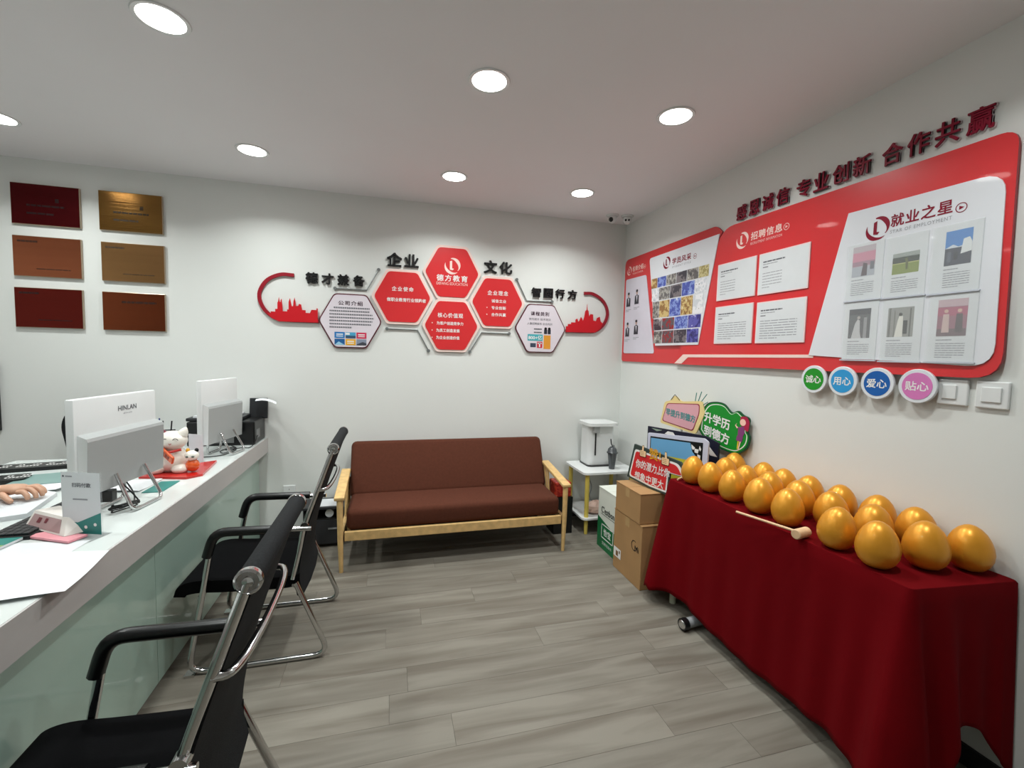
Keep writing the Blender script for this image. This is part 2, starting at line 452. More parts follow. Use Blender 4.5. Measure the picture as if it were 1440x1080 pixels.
# ------------------------------------------------------------------ sofa
sf = thing('sofa', (.475, 3.3, 0), 'brown fabric three-seat sofa with light wooden frame against the back wall', 'sofa')
SX0, SX1 = -.30, 1.245
MB().rbox((SX0+.03, 3.005, .268), (SX1-.03, 3.42, .405), brown, .035, 4).build('seat_cushion', parent=sf, smooth=60)
bf = Fr((0, 3.40, .36), (1, 0, 0), (0, .5, 1))
MB().rbox((SX0+.02, 0, -.06), (SX1-.01, .425, .06), brown, .04, 4, bf).build('back_cushion', parent=sf, smooth=60)
MB().rbox((SX0+.02, 2.995, .205), (SX1-.02, 3.02, .268), oak, .004, 2).build('front_rail', parent=sf)
MB().rbox((SX0+.02, 3.45, .22), (SX1-.02, 3.475, .28), oak, .004, 2).build('rear_rail', parent=sf)
for s, x in ((-1, SX0), (1, SX1)):
    xi = x
    MB().tube(fillet([(xi, 3.0, 0), (xi+.006*s, 3.0, .26), (xi+.008*s, 3.0, .48)], .05, 4), [.013]+[.018]*5+[.02]*2, oak, 10).build('leg', parent=sf, smooth=50)
    MB().tube([(xi, 3.56, 0), (xi, 3.50, .28), (xi, 3.48, .5)], [.013, .018, .018], oak, 10).build('leg', parent=sf, smooth=50)
    arm = MB(); fa = Fr((xi, 2.975, .487), (0, 1, .14), (-s, 0, 0) if s > 0 else (-1, 0, 0))
    arm.rbox((0, -.032, -.012), (.50, .032, .012), oak, .006, 3, Fr((xi+.01*s, 2.975, .492), (0, 1, .13), (-1, 0, 0)))
    arm.build('armrest', parent=sf, smooth=50)
    for k in range(3):
        yy = 3.34+.055*k
        MB().tube([(xi, yy-.03, .27), (xi, yy+.03, .53)], .009, oak, 6).build('spindle', parent=sf)
    MB().box((xi-.012, 3.0, .225), (xi+.012, 3.5, .262), oak).build('side_rail', parent=sf)

# black cabinet left of the sofa
cb = thing('storage_cabinet', (-.47, 3.52, 0), 'small black cabinet between the counter and the sofa', 'cabinet')
MB().box((-.60, 3.42, .02), (-.345, 3.63, .215), blk_pl).build('body', parent=cb)
MB().box((-.61, 3.41, .285), (-.335, 3.635, .30), dark_pl).box((-.60, 3.62, .215), (-.345, 3.63, .285), blk_pl).box((-.60, 3.42, .215), (-.59, 3.62, .285), blk_pl).box((-.355, 3.42, .215), (-.345, 3.62, .285), blk_pl).build('top', parent=cb)
MB().box((-.59, 3.412, .03), (-.355, 3.42, .205), dark_pl).build('drawer', parent=cb)
MB().box((-.43, 3.405, .135), (-.37, 3.412, .145), gry_pl).build('handle', parent=cb)
MB().tube([(-.425, 3.44, .245), (-.425, 3.55, .245)], .029, paper, 18).build('paper_roll', label='white paper roll lying in the open shelf of the black cabinet', cat='paper roll', smooth=40)
MB().box((-.50, 3.43, .301), (-.36, 3.6, .304), paper).build('paper_sheet', label='white sheet lying on top of the small black cabinet', cat='paper')

# ------------------------------------------------------------------ side table and what stands on it
st = thing('side_table', (1.75, 3.44, 0), 'white two-tier side table with yellow round legs beside the sofa', 'table')
def slab(z0, z1, nm):
    P = rounded([(1.50, 3.21), (1.985, 3.21), (1.985, 3.63), (1.50, 3.63)], .045, 5)
    MB().prism(P, z0, z1, wht_pl, WORLD).build(nm, parent=st)
slab(.495, .512, 'tabletop'); slab(.125, .14, 'shelf')
for x, y in ((1.545, 3.25), (1.94, 3.25), (1.545, 3.59), (1.94, 3.59)):
    MB().tube([(x, y, 0), (x, y, .125)], [.014, .017], yel, 14).tube([(x, y, .14), (x, y, .495)], .018, yel, 14).build('leg', parent=st, smooth=50)
wdp = thing('water_dispenser', (1.75, 3.5, .512), 'white countertop water dispenser with a black spout line on the side table', 'water dispenser')
pr = rounded([(1.625, 3.42), (1.865, 3.42), (1.865, 3.60), (1.625, 3.60)], .04, 5)
MB().prism(pr, .522, .86, wht_pl, WORLD).build('body', parent=wdp)
MB().prism(rounded([(1.60, 3.36), (1.875, 3.36), (1.875, 3.61), (1.60, 3.61)], .05, 6), .86, .885, wht_pl, WORLD).build('lid', parent=wdp)
MB().prism(rounded([(1.615, 3.39), (1.87, 3.39), (1.87, 3.605), (1.615, 3.605)], .05, 6), .512, .522, blk_pl, WORLD).build('base', parent=wdp)
MB().rbox((1.655, 3.385, .80), (1.71, 3.425, .858), sil_pl, .006, 2).build('spout', parent=wdp)
MB().box((1.681, 3.412, .605), (1.691, 3.4205, .798), blk_pl).build('gauge_line', parent=wdp)
cup = thing('tumbler', (1.79, 3.31, .512), 'dark grey lidded tumbler with a straw in front of the water dispenser', 'cup')
smoke = mat('smoked_plastic', (62, 66, 70), .2, coat=.5)
MB().lathe([(.024, .512), (.0385, .645)], smoke, 24, WORLD, 1.79, 3.31).build('body', parent=cup, smooth=40)
MB().lathe([(.046, .645), (.047, .653), (.04, .66), (.036, .68), (.02, .698), (.004, .703)], smoke, 24, WORLD, 1.79, 3.31).build('lid', parent=cup, smooth=50)
MB().tube([(1.79, 3.31, .70), (1.775, 3.305, .725), (1.768, 3.303, .765)], .0045, blk_pl, 8).build('straw', parent=cup, smooth=50)
# crumpled bag on the lower shelf
rb = random.Random(5); mb = MB(); n, k = 16, 8; V = []
for i in range(k+1):
    for j in range(n):
        t = PI*i/k; g = 2*PI*j/n; q = 1+rb.uniform(-.1, .1)
        V.append((1.665+.09*q*math.sin(t)*math.cos(g), 3.32+.07*q*math.sin(t)*math.sin(g), max(.1405, .19-.055*q*math.cos(t))))
mb.add(V, [(i*n+j, i*n+(j+1) % n, (i+1)*n+(j+1) % n, (i+1)*n+j) for i in range(k) for j in range(n)], mat('pink_bag', (214, 182, 168), .4, var=.12, vscale=20))
mb.build('plastic_bag', label='crumpled pale pink bag on the lower shelf of the side table', cat='bag')
MB().tube(bez([(1.74, 3.58, .49), (1.70, 3.56, .40), (1.72, 3.53, .30), (1.69, 3.5, .22), (1.73, 3.46, .15)], 6), .004, gry_pl, 6).build('cable', label='thin cord hanging behind the side table legs', cat='cord')
# red patterned box behind the sofa arm
MB().rbox((1.29, 3.30, .30), (1.43, 3.45, .42), pattern('red_floral_print', [(120, 14, 16), (150, 22, 20), (188, 60, 40), (216, 160, 90)], 40.), .01, 2).build('tin_box', label='red patterned tin behind the right arm of the sofa', cat='box')
MB().box((1.28, 3.29, 0), (1.44, 3.46, .30), blk_pl).build('stool', label='low dark stool hidden between the sofa arm and side table', cat='stool')
# sockets on the back wall
def socket(a, b, label, w=.086):
    t = thing('wall_socket', BACK.p(a, b), label, 'socket')
    MB().rbox((a-w/2, b-.043, 0), (a+w/2, b+.043, .01), wht_pl, .004, 2, BACK).build('face_plate', parent=t)
    MB().rect(a-.012, b-.02, a-.008, b-.01, .0105, ink, BACK).rect(a+.008, b-.02, a+.012, b-.01, .0105, ink, BACK).rect(a-.002, b+.008, a+.002, b+.018, .0105, ink, BACK).build('slots', parent=t)
socket(-.735, .365, 'white wall socket low on the back wall beside the counter')
socket(2.0, .615, 'white wall socket behind the tumbler') if False else None
t = thing('plug_adapter', BACK.p(1.93, .61), 'pink and grey plug on the back wall beside the tumbler', 'plug')
MB().rbox((1.88, .575, 0), (1.95, .645, .03), mat('pink_plug', (232, 178, 182), .4), .01, 3, BACK).build('pink_body', parent=t)
MB().rbox((1.953, .59, 0), (1.985, .64, .03), gry_pl, .004, 2, BACK).build('grey_body', parent=t)

# ------------------------------------------------------------------ egg table with cloth
TX0, TX1, TY0, TY1, TZ = 1.595, 2.018, .975, 2.25, .735
et = thing('folding_table', (1.8, 1.62, 0), 'long narrow table under the red cloth by the right wall', 'table')
MB().box((TX0+.005, TY0+.005, TZ-.03), (TX1-.005, TY1-.005, TZ-.004), wht_pl).build('tabletop', parent=et)
for x, y in ((1.64, 1.05), (1.95, 1.05), (1.625, 2.2), (1.95, 2.2)):
    MB().tube([(x, y, 0), (x, y, TZ-.03)], [.018, .024], mat('pale_leg', (196, 198, 176), .5), 12).build('leg', parent=et, smooth=50)
# cloth: top sheet and hanging skirt with folds
def cloth():
    per = rounded([(TX0, TY0), (TX0, TY1), (TX1+.005, TY1), (TX1+.005, TY0-.04)], .02, 4)
    # resample the perimeter
    P = [Vector(p) for p in per]; pts = []
    cor = [Vector((TX0, TY0)), Vector((TX0, TY1)), Vector((TX1, TY1)), Vector((TX1, TY0))]
    step = .012
    for i in range(len(P)):
        a, b = P[i], P[(i+1) % len(P)]; k = max(1, int((b-a).length/step))
        for j in range(k): pts.append(a+(b-a)*j/k)
    n = len(pts); cen = Vector(((TX0+TX1)/2, (TY0+TY1)/2)); rows_ = 26
    nor = []
    for i in range(n):
        t = pts[(i+2) % n]-pts[i-2]; nn = Vector((-t.y, t.x)); nn.normalize()
        if nn.dot(pts[i]-cen) < 0: nn = -nn
        nor.append(nn)
    V = []; s = 0.
    dist = []
    for i in range(n): dist.append(s); s += (pts[(i+1) % n]-pts[i]).length
    def prm(i):
        p = pts[i]; L = .65; fl = .02; amp = .006
        front = p.x < TX0+.03
        near = p.y < TY0+.03; far = p.y > TY1-.03
        dn = (p-cor[0]).length; df = (p-cor[1]).length
        if near: L = .44; amp = .012; fl = .03
        if far: L = .5; amp = .006; fl = .02
        L += (.722-L)*math.exp(-(dn/.10)**2); L += (.68-L)*math.exp(-(df/.05)**2)
        if near: L += (.66-L)*math.exp(-((p-cor[3]).length/.11)**2)
        if front: L += .02*math.sin(p.y*5)
        fl += .06*math.exp(-(dn/.16)**2)+.10*math.exp(-(df/.09)**2)
        amp += .016*math.exp(-(dn/.22)**2)+.012*math.exp(-(df/.2)**2)
        if p.x > TX1-.002: L = .05; fl = -.0; amp = 0.
        elif p.x > TX1-.06: amp = 0; fl = min(fl, .03)
        return L, fl, amp
    for r in range(rows_+1):
        t = r/rows_
        for i in range(n):
            L, fl, amp = prm(i); d = dist[i]
            edge = .006*math.sin(min(1, t*18)*PI/2)
            fold = math.sin(d*46)*.55+math.sin(d*21+1.3)*.6+math.sin(d*9.)*.5
            off = edge+fl*t+amp*fold*min(1, t*1.6)
            if t == 0: off = 0
            z = TZ+.001-L*t - (0.004 if t > 0 else 0)
            q = pts[i]+nor[i]*off
            q.x = min(q.x, W-.006)
            V.append((q.x, q.y, max(z, .006)))
    F = [(r*n+i, r*n+(i+1) % n, (r+1)*n+(i+1) % n, (r+1)*n+i) for r in range(rows_) for i in range(n)]
    F.append(tuple(range(n)))
    mb = MB().add(V, F, cloth_m)
    o = mb.build('tablecloth', label='dark red tablecloth draped over the long table of golden eggs', cat='tablecloth', smooth=60)
    md = o.modifiers.new('thick', 'SOLIDIFY'); md.thickness = .0015
    return o
cloth()

EG = [(0.0001, 0), (.02, .0008), (.038, .008), (.052, .024), (.0605, .045), (.063, .066), (.0605, .088), (.0535, .112), (.043, .133), (.03, .149), (.016, .159), (.006, .1625), (.0001, .163)]
def egg_proto():
    return MB().lathe([(q*1.035, z) for q, z in EG], gold, 32).build('golden_egg', origin=(0, 0, 0), smooth=80, label='x', cat='egg', group='golden eggs on the red table')
front = [2.135, 1.979, 1.824, 1.655, 1.499, 1.277, 1.122]
mid = [2.075, 1.900, 1.745, 1.580, 1.420, 1.255, 1.075]
bck = [2.135, 1.93, 1.795, 1.655, 1.50, 1.345, 1.195, 1.03]
ordn = ['farthest', 'second from the far end', 'third from the far end', 'fourth from the far end', 'fifth from the far end', 'sixth from the far end', 'seventh from the far end', 'eighth and nearest the viewer']
e0 = egg_proto(); first = True; re_ = random.Random(2)
for nm, ys, x in (('front row', front, 1.662), ('middle row', mid, 1.812), ('back row by the wall', bck, 1.955)):
    for i, y in enumerate(ys):
        o = e0 if first else e0.copy()
        if not first: C.objects.link(o)
        first = False
        dx = .02 if (nm[0] == 'm' and i == 0) else 0
        if nm[0] == 'f' and i >= 5: dx = -.012
        o.location = (x+dx, y, TZ+.003); o.rotation_euler = (re_.uniform(-.05, .05), re_.uniform(-.05, .05), re_.uniform(0, 6))
        s = re_.uniform(.97, 1.02); o.scale = (s, s, s)
        o['label'] = 'golden egg in the %s, %s' % (nm, ordn[i])
        o['wloc'] = tuple(o.location)

def mallet(h0, h1, head_dir, L, R, label, z):
    t = thing('wooden_mallet', (h1[0], h1[1], z), label, 'mallet')
    hd = Vector((head_dir[0], head_dir[1], 0)).normalized(); c = Vector((h1[0], h1[1], z+R))
    a = Vector((h0[0], h0[1], z+.008))
    MB().tube([a, c], .0055, wood_l, 10).build('handle', parent=t, smooth=50)
    p0 = c-hd*L/2; p1 = c+hd*L/2
    MB().tube([p0, p0+hd*.003, p1-hd*.003, p1], [R-.003, R, R, R-.003], wood_l, 20).build('head', parent=t, smooth=40)
mallet((1.548, 1.665), (1.60, 1.375), (1, .18), .075, .02, 'pale wooden mallet lying along the front edge of the red table', TZ+.004)
mallet((1.61, 2.19), (1.71, 2.235), (.3, -1), .06, .016, 'pale wooden mallet behind the farthest eggs of the red table', TZ+.004)

# rolled banner under the table, cardboard box under the table
rbn = thing('rolled_banner', (1.62, 1.9, 0), 'grey rolled banner tube with black and chrome end lying under the red table', 'banner')
ax0 = Vector((1.505, 1.95, .035)); ax1 = Vector((1.80, 1.985, .035)); dd = (ax1-ax0).normalized()
MB().tube([ax0+dd*.03, ax1], .026, mat('banner_grey', (150, 152, 156), .4), 18).build('roll', parent=rbn, smooth=40)
MB().tube([ax0, ax0+dd*.03], .031, blk_pl, 18).build('end_cap', parent=rbn, smooth=40)
MB().tube([ax0-dd*.004, ax0], [.02, .024], chrome, 14).build('end_disc', parent=rbn, smooth=40)

def carton(lo, hi, label, m=card, flaps=True, extra=None, name='cardboard_box', tape=True):
    t = thing(name, ((lo[0]+hi[0])/2, (lo[1]+hi[1])/2, lo[2]), label, 'box')
    MB().rbox(lo, hi, m, .004, 2).build('body', parent=t)
    if flaps:
        ym = (lo[1]+hi[1])/2; z = hi[2]
        MB().box((lo[0]-.002, lo[1]-.002, z), (hi[0], ym-.002, z+.003), m).build('flap', parent=t)
        MB().box((lo[0]-.002, ym+.002, z), (hi[0], hi[1]+.002, z+.003), m).build('flap', parent=t)
    if tape:
        ym = (lo[1]+hi[1])/2
        MB().box((lo[0]-.001, ym-.024, hi[2]-.06), (lo[0]-.0002, ym+.024, hi[2]), mat('tape', (190, 158, 112), .2, coat=.5)).build('tape', parent=t)
    if extra: extra(t)
    return t
def LF(x): return Fr((x, 0, 0), (0, -1, 0), (0, 0, 1))      # faces -x, a = -y
def midea(t):
    f = LF(1.4985); mb = MB()
    # round emblem: ring with a small mark, then letters
    cx, cy = -2.44, .255
    for k in range(22):
        g0 = math.radians(60+k*13); g1 = math.radians(60+(k+1)*13)
        mb.poly([(cx+.034*math.cos(g0), cy+.034*math.sin(g0)), (cx+.034*math.cos(g1), cy+.034*math.sin(g1)), (cx+.029*math.cos(g1), cy+.029*math.sin(g1)), (cx+.029*math.cos(g0), cy+.029*math.sin(g0))], 0, ink, f)
    mb.text('Mi', f, cx+.03, cy-.012, .045, .036, ink, bold=.014)
    mb.build('lettering', parent=t)
    mb = MB(); mb.rect(-2.70+.005, .085, -2.60, .15, .0003, white, f); mb.rect(-2.665, .095, -2.635, .13, .0008, card_d, f); mb.rect(-2.625, .12, -2.61, .14, .0008, card_d, f); mb.build('label', parent=t)
carton((1.50, 2.36, 0), (1.975, 2.705, .405), 'large cardboard box on the floor beneath the smaller one, beside the red table', extra=midea)
carton((1.495, 2.385, .41), (1.97, 2.69, .60), 'smaller cardboard box stacked on the larger one beside the red table')
def cest(t):
    f = LF(1.5485); mb = MB()
    gr = flat((18, 110, 62))
    mb.poly([(-3.05, .0), (-2.73, .0), (-2.73, .17), (-3.05, .235)], .0003, gr, f)
    mb.text("C'estbon", f, -2.895, .30, .20, .05, ink, bold=.012, c=.0006)
    mb.rect(-3.0, .262, -2.79, .266, .0006, ink, f)
    for q in ((-2.985, .085, -2.80, .093), (-2.985, .185, -2.80, .193), (-2.985, .085, -2.977, .193), (-2.808, .085, -2.80, .193)): mb.rect(q[0], q[1], q[2], q[3], .0006, white, f)
    mb.text('怡宝', f, -2.893, .139, .11, .055, white, bold=.014, c=.0006)
    mb.text('饮用纯净水', f, -2.893, .05, .15, .024, white, c=.0006)
    mb.build('lettering', parent=t)
carton((1.55, 2.73, 0), (1.9, 3.05, .455), 'white and green bottled-water carton behind the stacked cardboard boxes', m=mat('white_carton', (220, 224, 214), .6), extra=cest, tape=False)

# ------------------------------------------------------------------ signs leaning on the boxes
def plan(A, B):
    A = Vector((A[0], A[1], 0)); B = Vector((B[0], B[1], 0)); return Fr(A, B-A, (0, 0, 1))
def hand_print(mb, fr, a, b, s, c, flip=1):
    skn = flat((246, 206, 160)); out = ink
    P = rounded([(a-.5*s, b-.5*s), (a+.45*s, b-.5*s), (a+.5*s, b+.2*s), (a-.5*s, b+.2*s)], .12*s)
    mb.poly([(x+(x-a)*.12, y+(y-b)*.12) for x, y in P], c, out, fr); mb.poly(P, c+.0004, skn, fr)
    T = rounded([(a-.2*s*flip, b+.1*s), (a+.1*s*flip, b+.1*s), (a+.12*s*flip, b+.8*s), (a-.12*s*flip, b+.8*s)], .1*s)
    mb.poly([(x+(x-a)*.2, y+(y-b-.4*s)*.12) for x, y in T], c+.0001, out, fr); mb.poly(T, c+.0005, skn, fr)
    for k in range(3): mb.rect(a-.4*s, b-.33*s+k*.18*s, a+.15*s, b-.30*s+k*.18*s, c+.0009, out, fr)

f = plan((1.57, 2.72), (1.64, 2.35))
sg = thing('slogan_sign', f.p(.29, .606), 'red hand-held sign with white slogan and thumbs, standing on the cardboard boxes', 'sign')
dk = flat((52, 66, 62))
# leaned and tilted outline
out = rounded([(.088, .866), (.028, .630), (.25, .607), (.40, .607), (.41, .745), (.545, .75), (.49, .835)], .004)
MB().prism(out, -.012, 0, dk, f).build('backing', parent=sg)
inn = rounded([(.098, .835), (.048, .640), (.25, .620), (.39, .620), (.40, .748), (.525, .752), (.48, .82)], [.02, .02, 0, .0, .0, .01, .03])
inn2 = rounded([(.108, .822), (.062, .650), (.25, .632), (.38, .632), (.39, .753), (.502, .756), (.465, .808)], [.02, .02, 0, .0, .0, .01, .03])
MB().prism(inn, 0, .001, white, f).prism(inn2, .001, .002, red, f).build('face', parent=sg)
mb = MB()
mb.text('你的潜力,比你', f, .262, .742, .30, .060, white, c=.003, bold=.01, slant=.1)
mb.text('想象中更大', f, .235, .662, .26, .055, white, c=.003, bold=.01, slant=.1)
mb.text('赞!', f, .285, .835, .10, .075, gold2, c=.006, bold=.014)
mb.build('lettering', parent=sg)
mb = MB(); hand_print(mb, f, .178, .828, .055, .005, 1); hand_print(mb, f, .375, .822, .06, .005, -1); mb.build('thumbs_up', parent=sg)

f = plan((1.66, 2.80), (1.80, 2.35))
sg = thing('selfie_frame_sign', f.p(.38, .606), 'white-bordered sign with blue sky and yellow field behind the red slogan sign', 'sign')
lav = flat((206, 208, 226))
MB().prism(rounded([(.145, .935), (.57, .968), (.60, .95), (.598, .75), (.50, .745), (.50, .607), (.15, .607)], .01), -.012, 0, lav, f).build('backing', parent=sg)
mb = MB(); mb.prism([(.168, .915), (.565, .94), (.563, .76), (.49, .755), (.49, .62), (.168, .62)], 0, .001, ink, f)
mb.prism([(.175, .905), (.558, .930), (.556, .82), (.175, .80)], .001, .002, flat((110, 172, 216)), f)
mb.prism([(.175, .80), (.556, .82), (.556, .765), (.485, .76), (.485, .63), (.175, .63)], .001, .002, flat((206, 196, 60)), f)
mb.build('picture', parent=sg)
mb = MB(); P = [(.485, .925), (.49, .885), (.515, .845), (.55, .83)]
mb.poly([(.478, .928), (.56, .93), (.558, .82), (.53, .84), (.495, .875)], .0025, ink, f)
for q in ([(.487, .918), (.515, .90), (.5, .885), (.49, .895)], [(.51, .895), (.54, .895), (.535, .87), (.512, .872)], [(.53, .865), (.553, .86), (.552, .838), (.535, .843)], [(.545, .92), (.556, .90), (.55, .885), (.54, .90)]): mb.poly(q, .003, white, f)
mb.build('corner_pattern', parent=sg)

f = plan((1.76, 2.87), (1.90, 2.31))
sg = thing('navy_poster_board', f.p(.3, .606), 'dark navy printed board with white shapes behind the blue sky sign', 'board')
nav = flat((24, 26, 48))
MB().prism([(.085, .958), (.56, .968), (.655, .94), (.655, .76), (.54, .75), (.54, .607), (.085, .607)], -.012, 0, nav, f).build('board', parent=sg)
mb = MB(); mb.poly([(.24, .93), (.265, .95), (.31, .95), (.335, .925)], .001, white, f); mb.poly([(.12, .95), (.17, .935), (.22, .95)], .001, flat((150, 168, 150)), f)
mb.poly([(.56, .90), (.59, .91), (.65, .855), (.60, .855)], .001, white, f)
mb.build('print', parent=sg)

f = plan((1.82, 2.93), (1.93, 2.49))
def rescale(pts, k=1.0): return pts
sg = thing('pink_slogan_sign', f.p(.35, .607), 'pink sign with teal letters and cream border propped above the navy board', 'sign')
crm = flat((238, 214, 150)); pk = flat((226, 168, 178)); pkd = flat((150, 40, 60)); tl = flat((64, 150, 150))
MB().prism(rounded([(.205, 1.14), (.255, 1.152), (.29, 1.195), (.345, 1.155), (.51, 1.175), (.535, 1.10), (.475, .953), (.172, .985)], .02), -.01, 0, crm, f).build('backing', parent=sg)
MB().prism(rounded([(.228, 1.132), (.495, 1.155), (.495, 1.09), (.452, .968), (.188, 1.002)], .02), 0, .001, pkd, f).prism(rounded([(.232, 1.127), (.489, 1.149), (.489, 1.09), (.448, .975), (.195, 1.006)], .02), .001, .0016, pk, f).build('face', parent=sg)
mb = MB()
ft = Fr(f.p(.345, 1.062), f.p(.47, 1.052)-f.p(.22, 1.076), (0, 0, 1))
mb.text('早提升到德方', ft, 0, 0, .245, .05, tl, c=.003, bold=.014)
mb.build('lettering', parent=sg)
mb = MB()
for (a0, b0, a1, b1) in ((.455, 1.168, .462, 1.225), (.478, 1.17, .50, 1.235), (.498, 1.165, .54, 1.222), (.515, 1.15, .55, 1.172)):
    mb.tube([f.p(a0, b0, -.004), f.p(a1, b1, -.004)], .0028, tealm, 6)
mb.tube([f.p(.262, 1.16, .001), f.p(.292, 1.198, .001), f.p(.335, 1.162, .001)], .0022, ink, 6)
mb.build('accent_strokes', parent=sg)
MB().tube([f.p(.35, .98, -.014), f.p(.35, .607, -.014)], .006, wht_pl, 8).build('support_stick', parent=sg)

f = plan((1.935, 2.56), (1.995, 2.13))
sg = thing('green_slogan_sign', f.p(.3, .607), 'green cloud-shaped sign with white letters and a drawn girl, propped against the wall', 'sign')
go = [(.10, .985), (.11, 1.08), (.15, 1.155), (.21, 1.18), (.285, 1.175), (.345, 1.13), (.39, 1.145), (.425, 1.125), (.468, 1.105), (.462, 1.03), (.478, 1.0), (.468, .945), (.43, .905), (.375, .885), (.26, .90), (.15, .94)]
def shrink(P, k):
    c = Vector((sum(p[0] for p in P)/len(P), sum(p[1] for p in P)/len(P)))
    return [tuple(c+(Vector(p)-c)*k) for p in P]
gsm = [(v.x, v.y) for v in bez([Vector((a, b, 0)) for a, b in go+[go[0]]], 5)][:-1]
gn = flat((14, 142, 40)); gdk = flat((10, 72, 44))
MB().prism(gsm, -.012, 0, gdk, f).build('backing', parent=sg)
MB().prism(shrink(gsm, .95), 0, .001, gn, f).prism(shrink(gsm, .90), .001, .0014, white, f).prism(shrink(gsm, .865), .0014, .002, gn, f).build('face', parent=sg)
mb = MB()
ft = Fr(f.p(.243, 1.066), f.p(.31, 1.055)-f.p(.17, 1.078), (0, 0, 1)); mb.text('升学历', ft, 0, 0, .20, .068, white, c=.004, bold=.022)
ft = Fr(f.p(.245, .978), f.p(.31, .965)-f.p(.17, .990), (0, 0, 1)); mb.text('到德方', ft, 0, 0, .20, .068, white, c=.004, bold=.022)
mb.build('lettering', parent=sg)
mb = MB(); hr = flat((176, 30, 70)); sk = flat((250, 206, 190)); dr = flat((130, 62, 120))
mb.poly(rounded([(.412, 1.115), (.455, 1.12), (.475, 1.09), (.468, 1.03), (.445, 1.04), (.41, 1.07)], .012), .0035, hr, f)
mb.disc(.43, 1.082, .02, .004, sk, f); mb.poly([(.40, 1.05), (.44, 1.06), (.445, 1.02), (.43, .99), (.40, .99)], .004, dr, f)
mb.poly([(.395, 1.0), (.437, .995), (.43, .965), (.39, .97)], .0042, dr, f)
mb.poly([(.402, .968), (.41, .968), (.405, .92), (.398, .92)], .004, flat((230, 200, 60)), f); mb.poly([(.415, .968), (.424, .966), (.41, .91), (.405, .912)], .0042, sk, f)
mb.poly([(.40, 1.048), (.385, 1.06), (.392, 1.075), (.378, 1.058), (.392, 1.04)], .0042, sk, f)
mb.build('girl_drawing', parent=sg)
MB().tube([f.p(.25, .95, -.016), f.p(.25, .607, -.016)], .004, wht_pl, 8).build('support_stick', parent=sg)

# ------------------------------------------------------------------ logo emblem (crescent, D and bar)
def arc_band(mb, fr, cx, cy, R, g0, g1, w, c, m, sx=1., sy=1., n=18):
    o = []; i_ = []
    for k in range(n+1):
        t = k/n; g = math.radians(g0+(g1-g0)*t); ww = w(t)
        o.append((cx+sx*(R)*math.cos(g), cy+sy*(R)*math.sin(g))); i_.append((cx+sx*(R-ww)*math.cos(g), cy+sy*(R-ww)*math.sin(g)))
    for k in range(n):
        mb.poly([o[k], o[k+1], i_[k+1], i_[k]], c, m, fr)
def logo(mb, fr, a, b, s, m, c):
    arc_band(mb, fr, a+.06*s, b+.04*s, .44*s, 112, -50, lambda t: s*(.04+.16*math.sin(PI*min(1, t*1.05+.02))), c, m)
    arc_band(mb, fr, a-.02*s, b-.06*s, .47*s, 150, 318, lambda t: s*(.005+.17*math.sin(PI*t)), c+.0002, m)
    mb.poly([(a-.16*s, b+.26*s), (a-.02*s, b+.31*s), (a-.02*s, b-.16*s), (a+.1*s, b-.18*s), (a+.02*s, b-.28*s), (a-.16*s, b-.25*s)], c+.0003, m, fr)
def play(mb, fr, a, b, r, m, c):
    arc_band(mb, fr, a, b, r, 0, 360, lambda t: r*.16, c, m)
    mb.poly([(a-.35*r, b+.4*r), (a-.35*r, b-.4*r), (a+.5*r, b)], c, m, fr)

# ------------------------------------------------------------------ back wall: hexagon culture wall
rt_ = random.Random(11)
def hexa(cx, cz, w, h, k=0.):
    q = w*.255
    return [(cx-w/2, cz), (cx-q, cz+h/2), (cx+q, cz+h/2), (cx+w/2, cz), (cx+q, cz-h/2), (cx-q, cz-h/2)]
def hex_sign(cx, cz, label, redface=True, fill=None):
    t = thing('hexagon_sign', BACK.p(cx, cz), label, 'sign', 'hexagonal signs on the back wall')
    if redface:
        MB().prism(rounded(hexa(cx, cz, .475, .425), .02), .002, .016, mat('pale_border', (240, 214, 206), .4), BACK).build('border', parent=t)
        MB().prism(rounded(hexa(cx, cz, .432, .388), .025), .016, .02, red, BACK).build('face', parent=t)
    else:
        MB().prism(rounded(hexa(cx, cz, .462, .412), .025), .002, .016, mat('dark_maroon_border', (92, 32, 46), .4), BACK).build('border', parent=t)
        MB().prism(rounded(hexa(cx, cz, .442, .394), .025), .016, .02, mat('pale_lilac', (222, 214, 222), .4, var=.01), BACK).build('face', parent=t)
    mb = MB(); fill(mb, cx, cz); mb.build('print', parent=t, kind='stuff')
    return t
Z = .0212
def f1(mb, x, z):
    logo(mb, BACK, x, z+.055, .13, pinkw, Z)
    mb.text('德方教育', BACK, x, z-.045, .25, .052, white, c=Z, bold=.014, sp=1.25)
    mb.text('DEFANG EDUCATION', BACK, x, z-.089, .25, .022, pinkw, c=Z)
hex_sign(.478, 2.088, 'red hexagon sign at the top centre with the white round emblem', True, f1)
def f2(mb, x, z):
    mb.text('企业使命', BACK, x+.0, z+.062, .165, .036, white, c=Z, bold=.012, sp=1.3)
    mb.text('做职业教育行业领跑者', BACK, x+.03, z-.022, .30, .03, white, c=Z, bold=.015)
hex_sign(.092, 1.872, 'red hexagon sign left of the top one, with one line of small text', True, f2)
def f3(mb, x, z):
    mb.text('核心价值观', BACK, x-.01, z+.082, .205, .038, white, c=Z, bold=.012, sp=1.15)
    for k, s in enumerate(('为客户创造竞争力', '为员工创造发展', '为企业创造价值')):
        mb.text(s, BACK, x-.02+(.008 if k == 0 else -.008), z+.018-k*.058, .215-(.026 if k else 0), .028, white, c=Z, bold=.015)
        mb.disc(x-.155, z+.018-k*.058, .005, Z, pinkw, BACK, 8)
hex_sign(.478, 1.664, 'red hexagon sign at the bottom centre, with three bulleted lines', True, f3)
